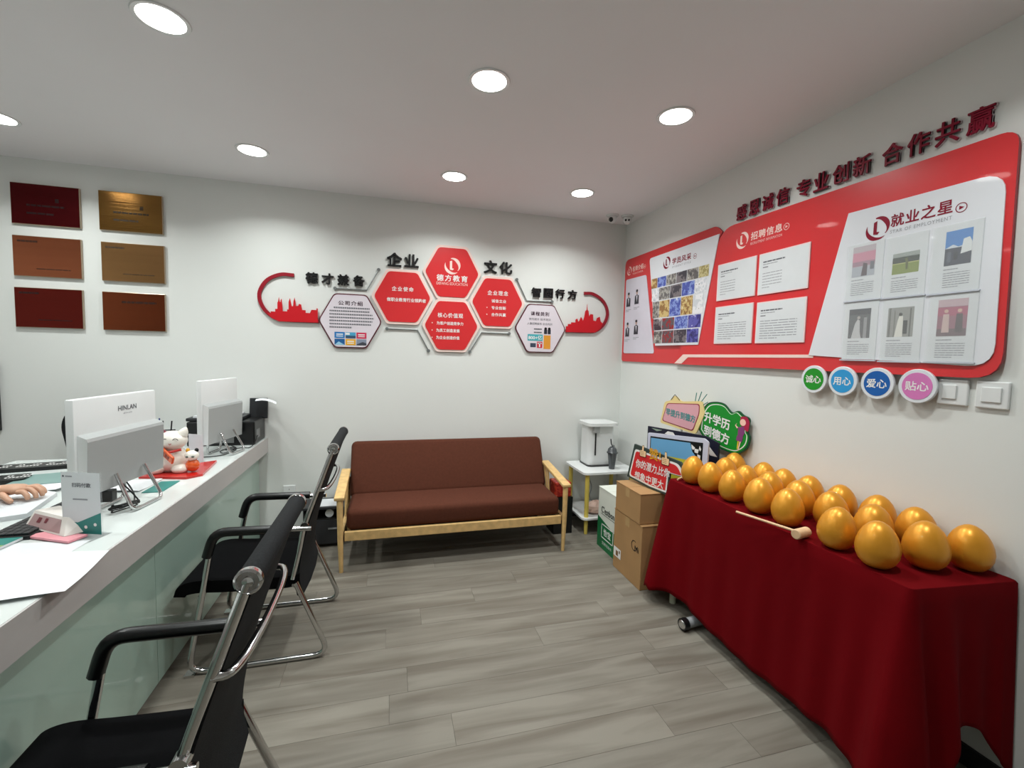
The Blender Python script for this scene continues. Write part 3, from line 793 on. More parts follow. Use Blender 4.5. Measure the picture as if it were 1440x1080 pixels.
def f4(mb, x, z):
    mb.text('企业理念', BACK, x+.0, z+.078, .175, .038, white, c=Z, bold=.012, sp=1.3)
    for k, s in enumerate(('诚信立业', '专业创新', '合作共赢')):
        mb.text(s, BACK, x+.01, z+.012-k*.056, .125, .028, white, c=Z, bold=.015, sp=1.1)
        if k: mb.disc(x-.09, z+.012-k*.056, .005, Z, pinkw, BACK, 8)
hex_sign(.858, 1.870, 'red hexagon sign right of the top one, with three short lines', True, f4)
def f5(mb, x, z):
    mb.text('公司介绍', BACK, x, z+.135, .175, .034, flat((60, 30, 50)), c=Z, bold=.012, sp=1.2)
    for k in range(7):
        yy = z+.098-k*.0245
        w = [.26, .29, .31, .32, .31, .30, .16][k]
        x0 = x-.15 if k else x-.12
        e = x0+w
        while x0 < e:
            s = min(.011, e-x0); mb.rect(x0, yy-.005, x0+s*.82, yy+.006, Z, inkg, BACK); x0 += .0132
    cols = [(30, 120, 190), (70, 160, 200), (200, 40, 80), (20, 90, 150), (230, 170, 40), (130, 140, 160)]
    for k, c in enumerate(cols):
        a = x-.115+(k % 3)*.079; b = z-.085-(k//3)*.052
        mb.rect(a, b-.046, a+.073, b, Z, flat(c), BACK)
        if k in (0, 2, 4): mb.rect(a+.012, b-.021, a+.061, b-.013, Z+.0004, white, BACK); mb.rect(a+.012, b-.034, a+.061, b-.028, Z+.0004, white, BACK)
        elif k == 1: mb.rect(a, b-.046, a+.073, b-.026, Z+.0004, flat((50, 80, 110)), BACK); mb.rect(a, b-.02, a+.03, b-.004, Z+.0004, white, BACK)
        elif k == 3: mb.poly([(a, b-.046), (a+.03, b-.02), (a+.073, b-.046)], Z+.0004, flat((150, 200, 225)), BACK)
        else: mb.poly([(a, b-.04), (a+.045, b-.02), (a+.073, b-.03), (a+.073, b-.046), (a, b-.046)], Z+.0004, flat((60, 64, 74)), BACK)
hex_sign(-.294, 1.668, 'white hexagon sign with dark border and coloured picture blocks, left end', False, f5)
def f6(mb, x, z):
    mb.text('课程类别', BACK, x-.01, z+.125, .165, .034, flat((60, 30, 50)), c=Z, bold=.012, sp=1.2)
    mb.text('学历提升 技术培训', BACK, x-.01, z+.078, .195, .02, inkg, c=Z)
    mb.text('人事招聘服务 企业内训', BACK, x-.01, z+.04, .225, .02, inkg, c=Z)
    mb.lines(BACK, x-.06, x+.01, z+.0, .028, 2, .010, inkg, Z, rt_, 1.)
    mb.rect(x-.115, z-.105, x+.02, z-.05, Z, flat((70, 170, 180)), BACK); mb.text('800+亿', BACK, x-.048, z-.078, .12, .036, white, c=Z+.0004, bold=.014)
    mb.rect(x+.03, z-.172, x+.092, z-.055, Z, flat((222, 150, 50)), BACK)
    mb.rect(x-.03, z-.165, x+.018, z-.112, Z, flat((206, 40, 60)), BACK); mb.rect(x-.012, z-.158, x, z-.118, Z+.0004, white, BACK); mb.rect(x-.024, z-.13, x+.012, z-.121, Z+.0004, white, BACK)
    for dx in (.045, .078): mb.disc(x+dx, z+.0, .0125, Z, ink, BACK, 10); mb.rect(x+dx-.014, z-.045, x+dx+.014, z-.008, Z, flat((40, 44, 60)), BACK)
    mb.rect(x-.09, z-.16, x-.04, z-.125, Z, flat((60, 70, 90)), BACK)
hex_sign(1.241, 1.670, 'white hexagon sign with dark border and orange block, right end', False, f6)

# connector lines of grey metal between the hexagons
def connector(pts, label):
    t = thing('connector_line', BACK.p(*pts[1]), label, 'wall decoration', 'grey zigzag lines around the hexagon signs')
    mb = MB(); mb.tube([BACK.p(a, b, .008) for a, b in pts], .005, steel, 8); mb.build('line', parent=t)
    for a, b in (pts[0], pts[-1]): MB().tube([BACK.p(a, b, .001), BACK.p(a, b, .014)], .0125, steel, 14).build('end_knob', parent=t, smooth=40)
connector([(-.406, 1.911), (-.177, 1.911), (-.09, 2.072)], 'grey bent line with round ends above the white hexagon on the left')
connector([(-.026, 1.621), (.208, 1.621), (.298, 1.457)], 'grey bent line with round ends below the left red hexagon')
connector([(1.021, 2.072), (1.111, 1.904), (1.342, 1.904)], 'grey bent line with round ends above the white hexagon on the right')
connector([(.966, 1.618), (.729, 1.618), (.633, 1.457)], 'grey bent line with round ends below the right red hexagon')

# red skyline hooks at both ends
def skyline(arc, sky, base, label):
    t = thing('skyline_hook', BACK.p(base[0][0], base[0][1]), label, 'wall decoration')
    P = bez([Vector((a, b, 0)) for a, b in arc], 6); n = len(P); L = []; R_ = []
    for i, p in enumerate(P):
        d = (P[min(i+1, n-1)]-P[max(i-1, 0)]).normalized(); q = Vector((-d.y, d.x, 0))*.0125; L.append(p+q); R_.append(p-q)
    mb = MB()
    V = [BACK.p(p.x, p.y, c) for c in (.002, .016) for S in (L, R_) for p in S]
    F = []
    for i in range(n-1):
        F += [(2*n+i, 2*n+i+1, 3*n+i+1, 3*n+i), (i, i+1, 2*n+i+1, 2*n+i), (n+i, 3*n+i, 3*n+i+1, n+i+1)]
    F += [(0, 2*n, 3*n, n), (n-1, 2*n-1, 4*n-1, 3*n-1)]
    mb.add(V, F, red_d); mb.build('hook_strip', parent=t)
    MB().prism(sky, .0165, .0225, mat('bright_red', (200, 22, 34), .35), BACK).build('city_silhouette', parent=t)
skyline([(-.689, 1.988), (-.782, 1.987), (-.874, 1.935), (-.921, 1.838), (-.895, 1.739), (-.82, 1.670), (-.72, 1.656), (-.52, 1.656)],
        [(-.872, 1.705), (-.845, 1.70), (-.845, 1.715), (-.815, 1.715), (-.815, 1.735), (-.80, 1.735), (-.80, 1.78), (-.795, 1.79), (-.790, 1.822), (-.785, 1.79), (-.779, 1.785), (-.779, 1.80), (-.772, 1.81), (-.769, 1.78), (-.765, 1.72), (-.735, 1.72), (-.735, 1.735), (-.725, 1.735), (-.725, 1.79), (-.716, 1.818), (-.71, 1.79), (-.705, 1.76), (-.695, 1.76), (-.692, 1.795), (-.685, 1.825), (-.679, 1.795), (-.677, 1.762), (-.66, 1.765), (-.655, 1.78), (-.64, 1.775), (-.635, 1.735), (-.61, 1.735), (-.61, 1.715), (-.58, 1.715), (-.57, 1.74), (-.535, 1.74), (-.535, 1.752), (-.526, 1.752), (-.526, 1.647), (-.79, 1.645), (-.84, 1.668)],
        [(-.7, 1.65)], 'red hook strip with a city skyline at the left end of the hexagons')
skyline([(1.636, 1.994), (1.722, 1.992), (1.819, 1.937), (1.868, 1.842), (1.845, 1.745), (1.765, 1.672), (1.65, 1.660), (1.472, 1.660)],
        [(1.472, 1.65), (1.472, 1.70), (1.49, 1.70), (1.49, 1.72), (1.52, 1.72), (1.52, 1.735), (1.56, 1.735), (1.56, 1.76), (1.575, 1.77), (1.585, 1.745), (1.595, 1.75), (1.61, 1.785), (1.622, 1.77), (1.63, 1.75), (1.642, 1.79), (1.65, 1.84), (1.662, 1.85), (1.666, 1.90), (1.670, 1.85), (1.68, 1.84), (1.688, 1.79), (1.70, 1.815), (1.725, 1.812), (1.728, 1.76), (1.755, 1.755), (1.765, 1.785), (1.79, 1.795), (1.80, 1.755), (1.822, 1.735), (1.80, 1.69), (1.75, 1.655)],
        [(1.7, 1.65)], 'red hook strip with a city skyline at the right end of the hexagons')

def wall_char(ch, fr, a, b, w, h, m, label, group, depth=.016, back=None, bold=.014):
    mb = MB()
    if back: mb.text(ch, fr, a, b, w*1.05, h*1.04, back, c=.002, ext=depth*.6, bold=bold+.008)
    mb.text(ch, fr, a, b, w, h, m, c=(.002+depth*.6 if back else .002), ext=depth*(.5 if back else 1.), bold=bold)
    return mb.build('wall_character', label=label, cat='lettering', group=group)
for s, a, b, w, h in (('企', .028, 2.158, .115, .105), ('业', .158, 2.158, .11, .10), ('文', .793, 2.158, .11, .105), ('化', .923, 2.158, .11, .10)):
    wall_char(s, BACK, a, b, w, h, ink, 'large black raised character %s' % {'企': 'farthest left of the top red hexagon', '业': 'just left of the top red hexagon', '文': 'just right of the top red hexagon', '化': 'farthest right of the top red hexagon'}[s], 'large black characters beside the top hexagon', bold=.022)
for s, a in zip('德才兼备', (-.568, -.458, -.347, -.235)):
    wall_char(s, BACK, a, 1.977, .085, .082, ink, '%s black raised character above the left white hexagon' % {'德': 'first', '才': 'second', '兼': 'third', '备': 'fourth'}[s], 'black characters above the left white hexagon', bold=.018)
for s, a in zip('智圆行方', (1.196, 1.304, 1.412, 1.526)):
    wall_char(s, BACK, a, 1.975, .082, .08, ink, '%s black raised character above the right white hexagon' % {'智': 'first', '圆': 'second', '行': 'third', '方': 'fourth'}[s], 'black characters above the right white hexagon', bold=.018)

# ------------------------------------------------------------------ six metal plaques
plq = [(-1.97-.18, 2.33, (88, 16, 20), 'metal plaque with painted dark red reflections at the top left of the six'), (-1.687, 2.333, (128, 92, 44), 'metal plaque with painted brass-brown reflections at the top right of the six'),
       (-2.152, 2.001, (146, 84, 56), 'metal plaque with painted copper reflections in the middle left of the six'), (-1.683, 2.0, (156, 116, 74), 'metal plaque with painted pale bronze reflections in the middle right of the six'),
       (-2.155, 1.672, (92, 22, 14), 'metal plaque with painted dark red-brown reflections at the bottom left of the six'), (-1.686, 1.671, (118, 58, 32), 'metal plaque with painted brown reflections at the bottom right of the six')]
for i, (x, z, c, lb) in enumerate(plq):
    t = thing('metal_plaque', BACK.p(x, z), lb, 'plaque', 'metal plaques on the back wall')
    M = mat('plaque_%s' % ['a', 'b', 'c', 'd', 'e', 'f'][i], c, .16 if i == 1 else .22, metal=.8, var=.05, vscale=3, bump=.2 if i == 1 else .1, bscale=30, stretch=(.03, 1, 8))  # tint of each face: reflections of the room put into the base colour
    MB().rbox((x-.181, z-.129, .0), (x+.181, z+.129, .018), mat('plaque_edge', (176, 160, 140), .3, metal=.6), .003, 2, BACK).build('edge', parent=t)
    MB().rect(x-.178, z-.126, x+.178, z+.126, .0188, M, BACK).build('face', parent=t)
    dkc = mat('plaque_ink_%d' % i, tuple(int(v*.45) for v in c), .5, metal=.3)
    mb = MB()
    if i in (0, 1): mb.lines(BACK, x-.10, x+.10, z+.0, .05, 2, .012, dkc, .0193, rt_, .7); mb.rect(x+.05, z+.02, x+.07, z+.045, .0193, dkc, BACK)
    elif i == 5: mb.lines(BACK, x-.07, x+.13, z+.07, .05, 1, .014, dkc, .0193, rt_, 1)
    else: mb.lines(BACK, x-.155, x-.05, z+.10, .05, 1, .012, dkc, .0193, rt_, 1); mb.lines(BACK, x-.06, x+.12, z-.075, .05, 1, .006, dkc, .0193, rt_, 1)
    mb.build('engraving', parent=t, kind='stuff')

t = thing('wall_television', BACK.p(-2.6, 1.09), 'black-framed panel on the back wall at the left edge of the picture', 'television')
MB().rbox((-2.75, .868, .0), (-2.443, 1.31, .03), blk_pl, .004, 2, BACK).build('frame', parent=t)
MB().rect(-2.745, .88, -2.452, 1.298, .0305, mat('dark_screen', (20, 16, 22), .1), BACK).build('screen', parent=t)

# ------------------------------------------------------------------ right wall: display board
bd = thing('wall_display_board', (W, 2.3, 1.43), 'large red wall board with white panels and photographs on the right wall', 'board')
def R_(pts): return [rw(*p) for p in pts]
MB().prism(rounded(R_([(3.692, 1.408), (3.692, 2.283), (2.425, 2.283), (2.373, 2.235), (2.773, 1.408)]), [.03, .06, .07, 0, 0]), .002, .012, red, RIGHT, side=red_d).build('backing_left', parent=bd)
MB().prism(rounded(R_([(2.773, 1.405), (2.352, 2.248), (1.015, 2.222), (1.0, 1.405)]), [0, .09, .05, .09]), .013, .024, red, RIGHT, side=red_d).build('backing_right', parent=bd)
# hooked white line
MB().prism(R_([(2.679, 1.474), (2.773, 1.410), (2.692, 1.410), (2.625, 1.455), (1.69, 1.466), (1.69, 1.481)]), .0245, .026, pinkw, RIGHT).build('hooked_line', parent=bd)
MB().prism(rounded(R_([(1.564, 2.108), (1.035, 2.092), (1.02, 1.443), (1.712, 1.478)]), [.0, .07, .08, 0]), .0245, .029, pval, RIGHT).build('right_panel', parent=bd)
MB().prism(rounded(R_([(3.188, 2.221), (2.379, 2.221), (2.525, 1.540), (3.023, 1.538)]), [.03, .0, .0, 0]), .0245, .029, pval, RIGHT).build('middle_panel', parent=bd)
MB().prism(rounded(R_([(3.651, 2.112), (3.26, 2.106), (3.063, 1.479), (3.647, 1.479)]), [.02, .02, .02, .02]), .0125, .017, mat('panel_lilac', (216, 212, 224), .3), RIGHT).build('left_panel', parent=bd)
# headings
def heading(lx, lz, ls, tx, tz, tw, th, body, en, m1, m2, px, pz, prad, c, bold=.015):
    mb = MB(); a, b = rw(lx, lz); logo(mb, RIGHT, a, b, ls, m1, c)
    a, b = rw(tx, tz); mb.text(body, RIGHT, a, b, tw, th, m1, c=c, bold=bold, sp=1.1)
    mb.text(en, RIGHT, a, b-th*.5-.018, tw, .014, m2, c=c, sp=1.2)
    a, b = rw(px, pz); play(mb, RIGHT, a, b, prad, m1, c)
    return mb
heading(1.434, 2.010, .098, 1.279, 2.024, .212, .052, '就业之星', 'STAR OF EMPLOYMENT', crim, inkl, 1.150, 2.009, .018, .0298).build('heading', parent=bd)
heading(2.191, 2.139, .095, 2.022, 2.143, .215, .046, '招聘信息', 'RECRUITMENT INFORMATION', pinkw, pinkw, 1.892, 2.138, .018, .0248).build('heading', parent=bd)
heading(2.916, 2.147, .088, 2.745, 2.14, .215, .046, '学员风采', 'STUDENT STYLE', crim, inkl, 2.60, 2.13, .018, .0298).build('heading', parent=bd)
heading(3.60, 2.183, .075, 3.431, 2.187, .17, .044, '名师介绍', 'TEACHER', pinkw, pinkw, 3.30, 2.178, .016, .0128).build('heading', parent=bd)
# collage of photographs on the middle panel: five rows
pal = {'warm': [(70, 46, 30), (150, 110, 60), (206, 180, 120), (230, 226, 216)], 'blue': [(34, 40, 90), (70, 84, 170), (130, 150, 210), (226, 230, 240)],
       'grey': [(40, 38, 42), (100, 96, 96), (160, 156, 150), (226, 224, 222)], 'dark': [(24, 26, 34), (60, 56, 66), (120, 112, 116), (206, 200, 200)],
       'red': [(60, 20, 24), (150, 40, 44), (90, 84, 90), (224, 216, 214)], 'pale': [(150, 160, 176), (206, 210, 216), (232, 232, 236), (120, 112, 104)],
       'navy': [(30, 30, 80), (52, 50, 120), (90, 90, 170), (200, 204, 230)], 'olive': [(80, 72, 40), (160, 146, 90), (200, 190, 140), (110, 90, 60)]}
def pmat(k, v): return pattern('photo_%s_%d' % (k, v), pal[k], 18+9*v)
rowsP = [(2.052, 1.978, ['warm', 'blue', 'grey', 'dark', 'grey', 'olive']), (1.970, 1.88, ['pale', 'grey', 'dark', 'blue', 'pale']), (1.872, 1.748, ['grey', 'warm', 'blue', 'warm', 'pale']),
         (1.740, 1.655, ['dark', 'red', 'blue', 'navy']), (1.647, 1.556, ['grey', 'red', 'dark', 'navy'])]
for r, (zt, zb, ks) in enumerate(rowsP):
    yl = 3.155-(2.08-zt)*.18; yr = 2.432+(2.08-zt)*.17; L_ = yl-yr
    yl2 = yl; k = len(ks)
    for j, kk in enumerate(ks):
        y0 = yl-L_*j/k-.003; y1 = yl-L_*(j+1)/k+.003
        a0, b0 = rw(y0, zb); a1, b1 = rw(y1, zt)
        if j == 0: a0 = max(a0, rw(3.15-(2.08-zb)*.18, 0)[0])
        if j == k-1: a1 = min(a1, rw(2.440+(2.08-zb)*.165, 0)[0])
        MB().box((a0, b0, .029), (a1, b1, .0302), pmat(kk, (r+j) % 3), RIGHT).build('photo', parent=bd)
# portraits on the left panel
for (y, z) in ((3.58, 1.935), (3.415, 1.945), (3.578, 1.68), (3.405, 1.695)):
    a, b = rw(y, z)
    MB().box((a-.048, b-.075, .017), (a+.048, b+.07, .018), mat('portrait_ground', (214, 210, 222), .4), RIGHT).build('photo', parent=bd)
    mb = MB(); mb.disc(a, b+.04, .016, .0184, flat((190, 160, 150)), RIGHT, 12, .02); mb.disc(a, b+.052, .017, .0187, flat((40, 34, 40)), RIGHT, 10, .012)
    mb.poly([(a-.035, b-.06), (a-.03, b+.01), (a, b+.022), (a+.03, b+.01), (a+.032, b-.06)], .0184, flat((44, 44, 54)), RIGHT)
    mb.poly([(a-.012, b+.012), (a+.012, b+.012), (a+.003, b-.045)], .0188, flat((210, 208, 216)), RIGHT)
    mb.lines(RIGHT, a-.045, a+.045, b-.085, .012, 2, .005, inkl, .0174, rt_)
    mb.build('portrait_print', parent=bd)

# four landscape sheets
sheets = [((2.373, 2.028), (2.070, 1.807), 'upper left'), ((2.051, 2.027), (1.741, 1.805), 'upper right'), ((2.375, 1.770), (2.074, 1.543), 'lower left'), ((2.048, 1.765), (1.741, 1.541), 'lower right')]
for (p0, p1, nm) in sheets:
    a0, b1 = rw(*p0); a1, b0 = rw(*p1)
    t = thing('job_notice', RIGHT.p((a0+a1)/2, b0), 'white landscape job notice in the red middle field, %s of four' % nm, 'notice', 'job notices on the red board')
    MB().box((a0, b0, .0245), (a1, b1, .030), mat('pink_white_edge', (240, 214, 214), .4), RIGHT).build('pocket', parent=t)
    MB().rect(a0+.006, b0+.006, a1-.006, b1-.006, .0304, paper, RIGHT).build('sheet', parent=t)
    mb = MB(); w = a1-a0
    mb.lines(RIGHT, a0+.03, a0+w*.55, b1-.045, .02, 1, .007, inkg, .0307, rt_, 1); mb.lines(RIGHT, a0+.03, a0+w*.4, b1-.06, .02, 1, .004, inkl, .0307, rt_, 1)
    mb.lines(RIGHT, a0+.03, a0+.065, b1-.075, .02, 1, .005, inkg, .0307, rt_, 1)
    if nm.startswith('upper'): mb.lines(RIGHT, a0+.03, a0+w*.5, b1-.11, .0155, 6, .0035, inkl, .0307, rt_, .4)
    else: mb.lines(RIGHT, a0+.03, a0+w*.85, b1-.105, .0135, 8, .004, inkl, .0307, rt_, .5)
    mb.build('print', parent=t, kind='stuff')

# six documents with photographs in clear pockets
docs = [((1.527, 1.948), (1.432, 1.819), (1.547, 1.96, 1.400, 1.720), 'a pink shop interior', 0), ((1.363, 1.887), (1.268, 1.805), (1.388, 1.955, 1.243, 1.717), 'a green lawn and trees', 1),
        ((1.187, 1.931), (1.108, 1.808), (1.226, 1.955, 1.080, 1.713), 'blue sky over a crowd', 2), ((1.524, 1.680), (1.432, 1.554), (1.545, 1.708, 1.404, 1.463), 'a grey draped figure', 3),
        ((1.364, 1.672), (1.270, 1.555), (1.384, 1.706, 1.241, 1.460), 'a pale figure before grey curtains', 4), ((1.192, 1.686), (1.103, 1.553), (1.218, 1.703, 1.076, 1.461), 'two figures in a pinkish room', 5)]
for (p0, p1, q, nm, k) in docs:
    a0, b1 = rw(*p0); a1, b0 = rw(*p1); A0, B1 = rw(q[0], q[1]); A1, B0 = rw(q[2], q[3])
    t = thing('pocket_document', RIGHT.p((A0+A1)/2, B0), 'white document with a photo of %s on the board' % nm, 'document', 'documents in clear pockets on the right panel')
    MB().box((A0, B0, .0293), (A1, B1, .0305), paper, RIGHT).build('sheet', parent=t)
    MB().box((A0-.004, B0-.004, .0325), (A1+.004, B1, .0345), acry, RIGHT).box((A0-.006, B0-.007, .029), (A1+.006, B0-.002, .036), mat('pocket_lip', (196, 200, 210), .2), RIGHT).build('clear_pocket', parent=t)
    c = .0308; w = a1-a0; h = b1-b0; mb = MB()
    def rr(u0, v0, u1, v1, col, dc=.0): mb.rect(a0+w*u0, b0+h*v0, a0+w*u1, b0+h*v1, c+dc, flat(col), RIGHT)
    def pp(P, col, dc): mb.poly([(a0+w*u, b0+h*v) for u, v in P], c+dc, flat(col), RIGHT)
    if k == 0:
        rr(0, 0, 1, 1, (190, 176, 184)); rr(0, .5, 1, .8, (206, 140, 160), .0002); rr(0, .35, 1, .5, (166, 130, 146), .0003); rr(0, 0, 1, .33, (176, 180, 190), .0003); pp([(.42, .02), (.68, .02), (.68, .4), (.5, .45)], (86, 70, 78), .0005); rr(.8, .2, .97, .45, (110, 112, 120), .0005)
    if k == 1:
        rr(0, 0, 1, .5, (132, 146, 60)); rr(0, .5, 1, .8, (48, 58, 42), .0002); rr(0, .78, 1, 1, (156, 164, 158), .0002); rr(0, .48, 1, .52, (190, 190, 120), .0003); pp([(.52, .18), (.5, .55), (.45, .7), (.55, .75), (.6, .6), (.6, .18)], (90, 96, 40), .0005)
    if k == 2:
        rr(0, .5, 1, 1, (64, 130, 200)); rr(0, 0, 1, .5, (60, 62, 78), .0002); pp([(0, .5), (.3, .6), (.5, .52), (.7, .55), (1, .5)], (206, 214, 222), .0003); pp([(.6, .3), (.68, .72), (.9, .75), (1, .6), (1, .35)], (222, 226, 226), .0005); rr(.1, .1, .25, .4, (86, 90, 108), .0004); rr(.35, .15, .5, .38, (34, 36, 48), .0004)
    if k == 3:
        rr(0, 0, 1, 1, (92, 92, 96)); pp([(.15, 0), (.3, .5), (.42, .65), (.52, .6), (.55, .2), (.62, 0)], (196, 196, 198), .0003); mb.disc(a0+w*.46, b0+h*.7, .007, c+.0005, flat((180, 170, 166)), RIGHT, 10); rr(.7, 0, .85, .7, (150, 150, 152), .0003); rr(0, .8, 1, 1, (66, 66, 72), .0003)
    if k == 4:
        rr(0, 0, 1, 1, (150, 150, 146)); rr(.05, 0, .12, 1, (110, 110, 108), .0002); rr(.25, 0, .3, .9, (120, 120, 116), .0002); rr(.85, 0, .9, .95, (96, 96, 94), .0002); pp([(.3, 0), (.4, .55), (.46, .72), (.6, .7), (.62, 0)], (226, 224, 216), .0004); mb.disc(a0+w*.5, b0+h*.76, .007, c+.0006, flat((60, 56, 54)), RIGHT, 10); rr(.62, .1, .78, .55, (50, 50, 50), .0004)
    if k == 5:
        rr(0, 0, 1, 1, (156, 110, 124)); rr(0, .8, 1, 1, (196, 170, 178), .0002); rr(.0, .55, 1, .78, (176, 96, 120), .0002); rr(0, 0, 1, .2, (120, 100, 106), .0003)
        for u in (.3, .75): pp([(u-.13, .1), (u-.1, .6), (u+.1, .6), (u+.13, .1)], (206, 180, 176) if u < .5 else (96, 84, 88), .0005); mb.disc(a0+w*u, b0+h*.68, .007, c+.0006, flat((210, 176, 160)), RIGHT, 10)
    mb.build('photo', parent=t)
    mb = MB(); hb = b0-.012; nl = max(3, min(8, int((hb-B0-.008)/.0105)))
    mb.lines(RIGHT, a0, a0+w*.55, hb, .01, 1, .004, inkl, .0308, rt_, 1); mb.lines(RIGHT, a0, a1, hb-.014, .0085, nl, .0032, inkl, .0308, rt_, .6)
    mb.build('print', parent=t, kind='stuff')

# raised slogan characters above the board
slog = [('感', 2.221), ('恩', 2.127), ('诚', 2.034), ('信', 1.938), ('专', 1.816), ('业', 1.722), ('创', 1.626), ('新', 1.532), ('合', 1.410), ('作', 1.316), ('共', 1.222), ('赢', 1.126)]
bk = mat('character_backing', (214, 196, 200), .4)
num = 'first second third fourth fifth sixth seventh eighth ninth tenth eleventh twelfth'.split()
for i, (s, y) in enumerate(slog):
    a, b = rw(y, 2.307-.004*(2.2-y))
    wall_char(s, RIGHT, a, b, .078, .086, crim, '%s dark red raised character of the slogan above the red board' % num[i], 'dark red slogan characters above the red board', depth=.013, back=bk, bold=.011)

# four round badges
for y, col, s, nm in ((1.671, (24, 146, 32), '诚心', 'green'), (1.530, (44, 152, 214), '用心', 'light blue'), (1.383, (16, 92, 172), '爱心', 'dark blue'), (1.236, (214, 122, 186), '贴心', 'pink')):
    a, b = rw(y, 1.364)
    t = thing('round_badge', RIGHT.p(a, b), 'round %s badge with two white characters below the red board' % nm, 'badge', 'round badges below the board')
    fr = Fr(RIGHT.p(a, b), (0, -1, 0), (0, 0, 1))
    MB().lathe([(.066, .025), (.067, .027), (.067, .035), (.065, .0365)], mat('badge_rim', (222, 226, 232), .3), 36, fr).build('rim', parent=t, smooth=30)
    MB().lathe([(.053, .036), (.053, .0375)], mat('badge_'+nm.replace(' ', '_'), col, .3), 36, fr).build('face', parent=t)
    MB().text(s, fr, 0, 0, .082, .038, white, c=.038, bold=.014).build('lettering', parent=t)
    MB().lathe([(.02, .001), (.02, .026)], gry_pl, 16, fr).build('spacer', parent=t)
# two switch plates
for i, (y0, y1) in enumerate(((1.184, 1.092), (1.071, .982))):
    a0, b1 = rw(y0, 1.396); a1, b0 = rw(y1, 1.303)
    t = thing('light_switch', RIGHT.p((a0+a1)/2, (b0+b1)/2), ['white light switch plate beside the pink badge', 'white light switch plate farther right, near the board corner'][i], 'light switch')
    MB().rbox((a0, b0, .0), (a1, b1, .012), wht_pl, .004, 2, RIGHT).build('face_plate', parent=t)
    MB().rbox((a0+.018, b0+.022, .012), (a1-.018 if i else a0+.062, b1-.02, .017), wht_pl, .002, 1, RIGHT).build('rocker', parent=t)

# ------------------------------------------------------------------ security cameras on the ceiling
def dome_cam(x, y, dirv, label, two):
    t = thing('security_camera', (x, y, HC), label, 'security camera', 'security cameras in the ceiling corner')
    d = Vector(dirv).normalized()
    MB().lathe([(.045, HC-.014), (.05, HC-.008), (.05, HC-.0005)], wht_pl, 24, WORLD, x, y).build('base', parent=t, smooth=40)
    c = Vector((x, y, HC-.035)); MB().ell(c, (.036, .036, .036), wht_pl, 20, 12).build('ball', parent=t, smooth=80)
    mb = MB()
    if two:
        side = d.cross(Vector((0, 0, 1))).normalized()
        for s in (-1, 1): mb.ell(c+d*.031+side*.012*s, (.009, .009, .009), ink, 10, 8)
    else: mb.ell(c+d*.018, (.023, .023, .023), ink, 14, 10)
    mb.build('lens', parent=t, smooth=80)
dome_cam(1.775, 3.44, (-.9, -.7, -.35), 'white dome camera with one dark lens, left in the ceiling corner', False)
dome_cam(1.90, 3.42, (-.5, -1, -.3), 'white dome camera with two dark lenses, right in the ceiling corner', True)

# ------------------------------------------------------------------ things on the counter
CZ = .78
def monitor(A, B, z0, z1, label, letters):
    o = Vector((A[0], A[1], 0)); fr = Fr(o, (B[0]-A[0], B[1]-A[1], 0), (0, 0, 1)); w = (Vector(B)-Vector(A)).length
    t = thing('computer_monitor', (A[0], (A[1]+B[1])/2, CZ), label, 'computer', 'white all-in-one computers on the counter')
    MB().rbox((0, z0, -.03), (w, z1, .0), wht_pl, .006, 2, fr).build('panel', parent=t, smooth=40)
    MB().rect(.012, z0+.03, w-.012, z1-.012, -.0305, mat('dark_screen', (20, 16, 22), .1), fr).build('screen', parent=t)
    zt = z0+(z1-z0)*.60
    # rear housing: bulges out with a sloped upper lip
    V = []
    for a, s in ((.012, 0), (w-.004, 0)):
        for z, c in ((z0+.004, 0), (z0+.004, .026), (zt-.012, .034), (zt, .03), (zt+.014, 0)): V.append(fr.p(a, z, c))
    F = [(0, 1, 2, 3, 4), (9, 8, 7, 6, 5), (0, 5, 6, 1), (1, 6, 7, 2), (2, 7, 8, 3), (3, 8, 9, 4), (4, 9, 5, 0)]
    MB().add(V, F, sil_pl).build('rear_housing', parent=t)
    MB().add([fr.p(-.0004+.012, z0+.004, 0), fr.p(.0116, z0+.004, .026), fr.p(.0116, zt-.012, .034), fr.p(.0116, zt, .03), fr.p(.0116, zt+.014, 0)], [(0, 1, 2, 3, 4)], wht_pl).build('side_panel', parent=t)
    if letters: MB().text('HINLAN', fr, w*.60, z1-.058, .105, .02, inkg, c=.001, bold=.01).text('all-in-one', fr, w*.60, z1-.08, .05, .008, inkl, c=.001).build('lettering', parent=t)
    mb = MB()
    for k, (zz, hh) in enumerate(((z0+.105, .018), (z0+.078, .012), (z0+.05, .012))):
        fs = Fr(fr.p(.0115, 0, 0), -fr.n, fr.u); mb.rect(-.020, zz, -.012, zz+hh, .0006, ink, fs)
    mb.build('ports', parent=t)
    # bent chrome tube stand
    c0 = w*.66; c1 = w*.30
    pts = fillet([fr.p(c0, z0+.06, .04), fr.p(c0+.01, CZ+.008, .105), fr.p(c1-.01, CZ+.008, .105), fr.p(c1, z0+.06, .04)], .03, 5)
    MB().tube(pts, .007, chrome, 8).build('stand', parent=t, smooth=60)
    pts = fillet([fr.p(c0, z0+.05, -.03), fr.p(c0, CZ+.008, -.045), fr.p(c1, CZ+.008, -.045), fr.p(c1, z0+.05, -.03)], .03, 5)
    MB().tube(pts, .007, chrome, 8).build('stand', parent=t, smooth=60)
monitor((-1.108, 1.965), (-1.045, 2.41), .875, 1.243, 'white all-in-one computer seen from behind, the nearer on the counter', True)
monitor((-1.065, 2.98), (-.985, 3.35), .86, 1.246, 'white all-in-one computer seen from behind, the farther one by the printer', False)

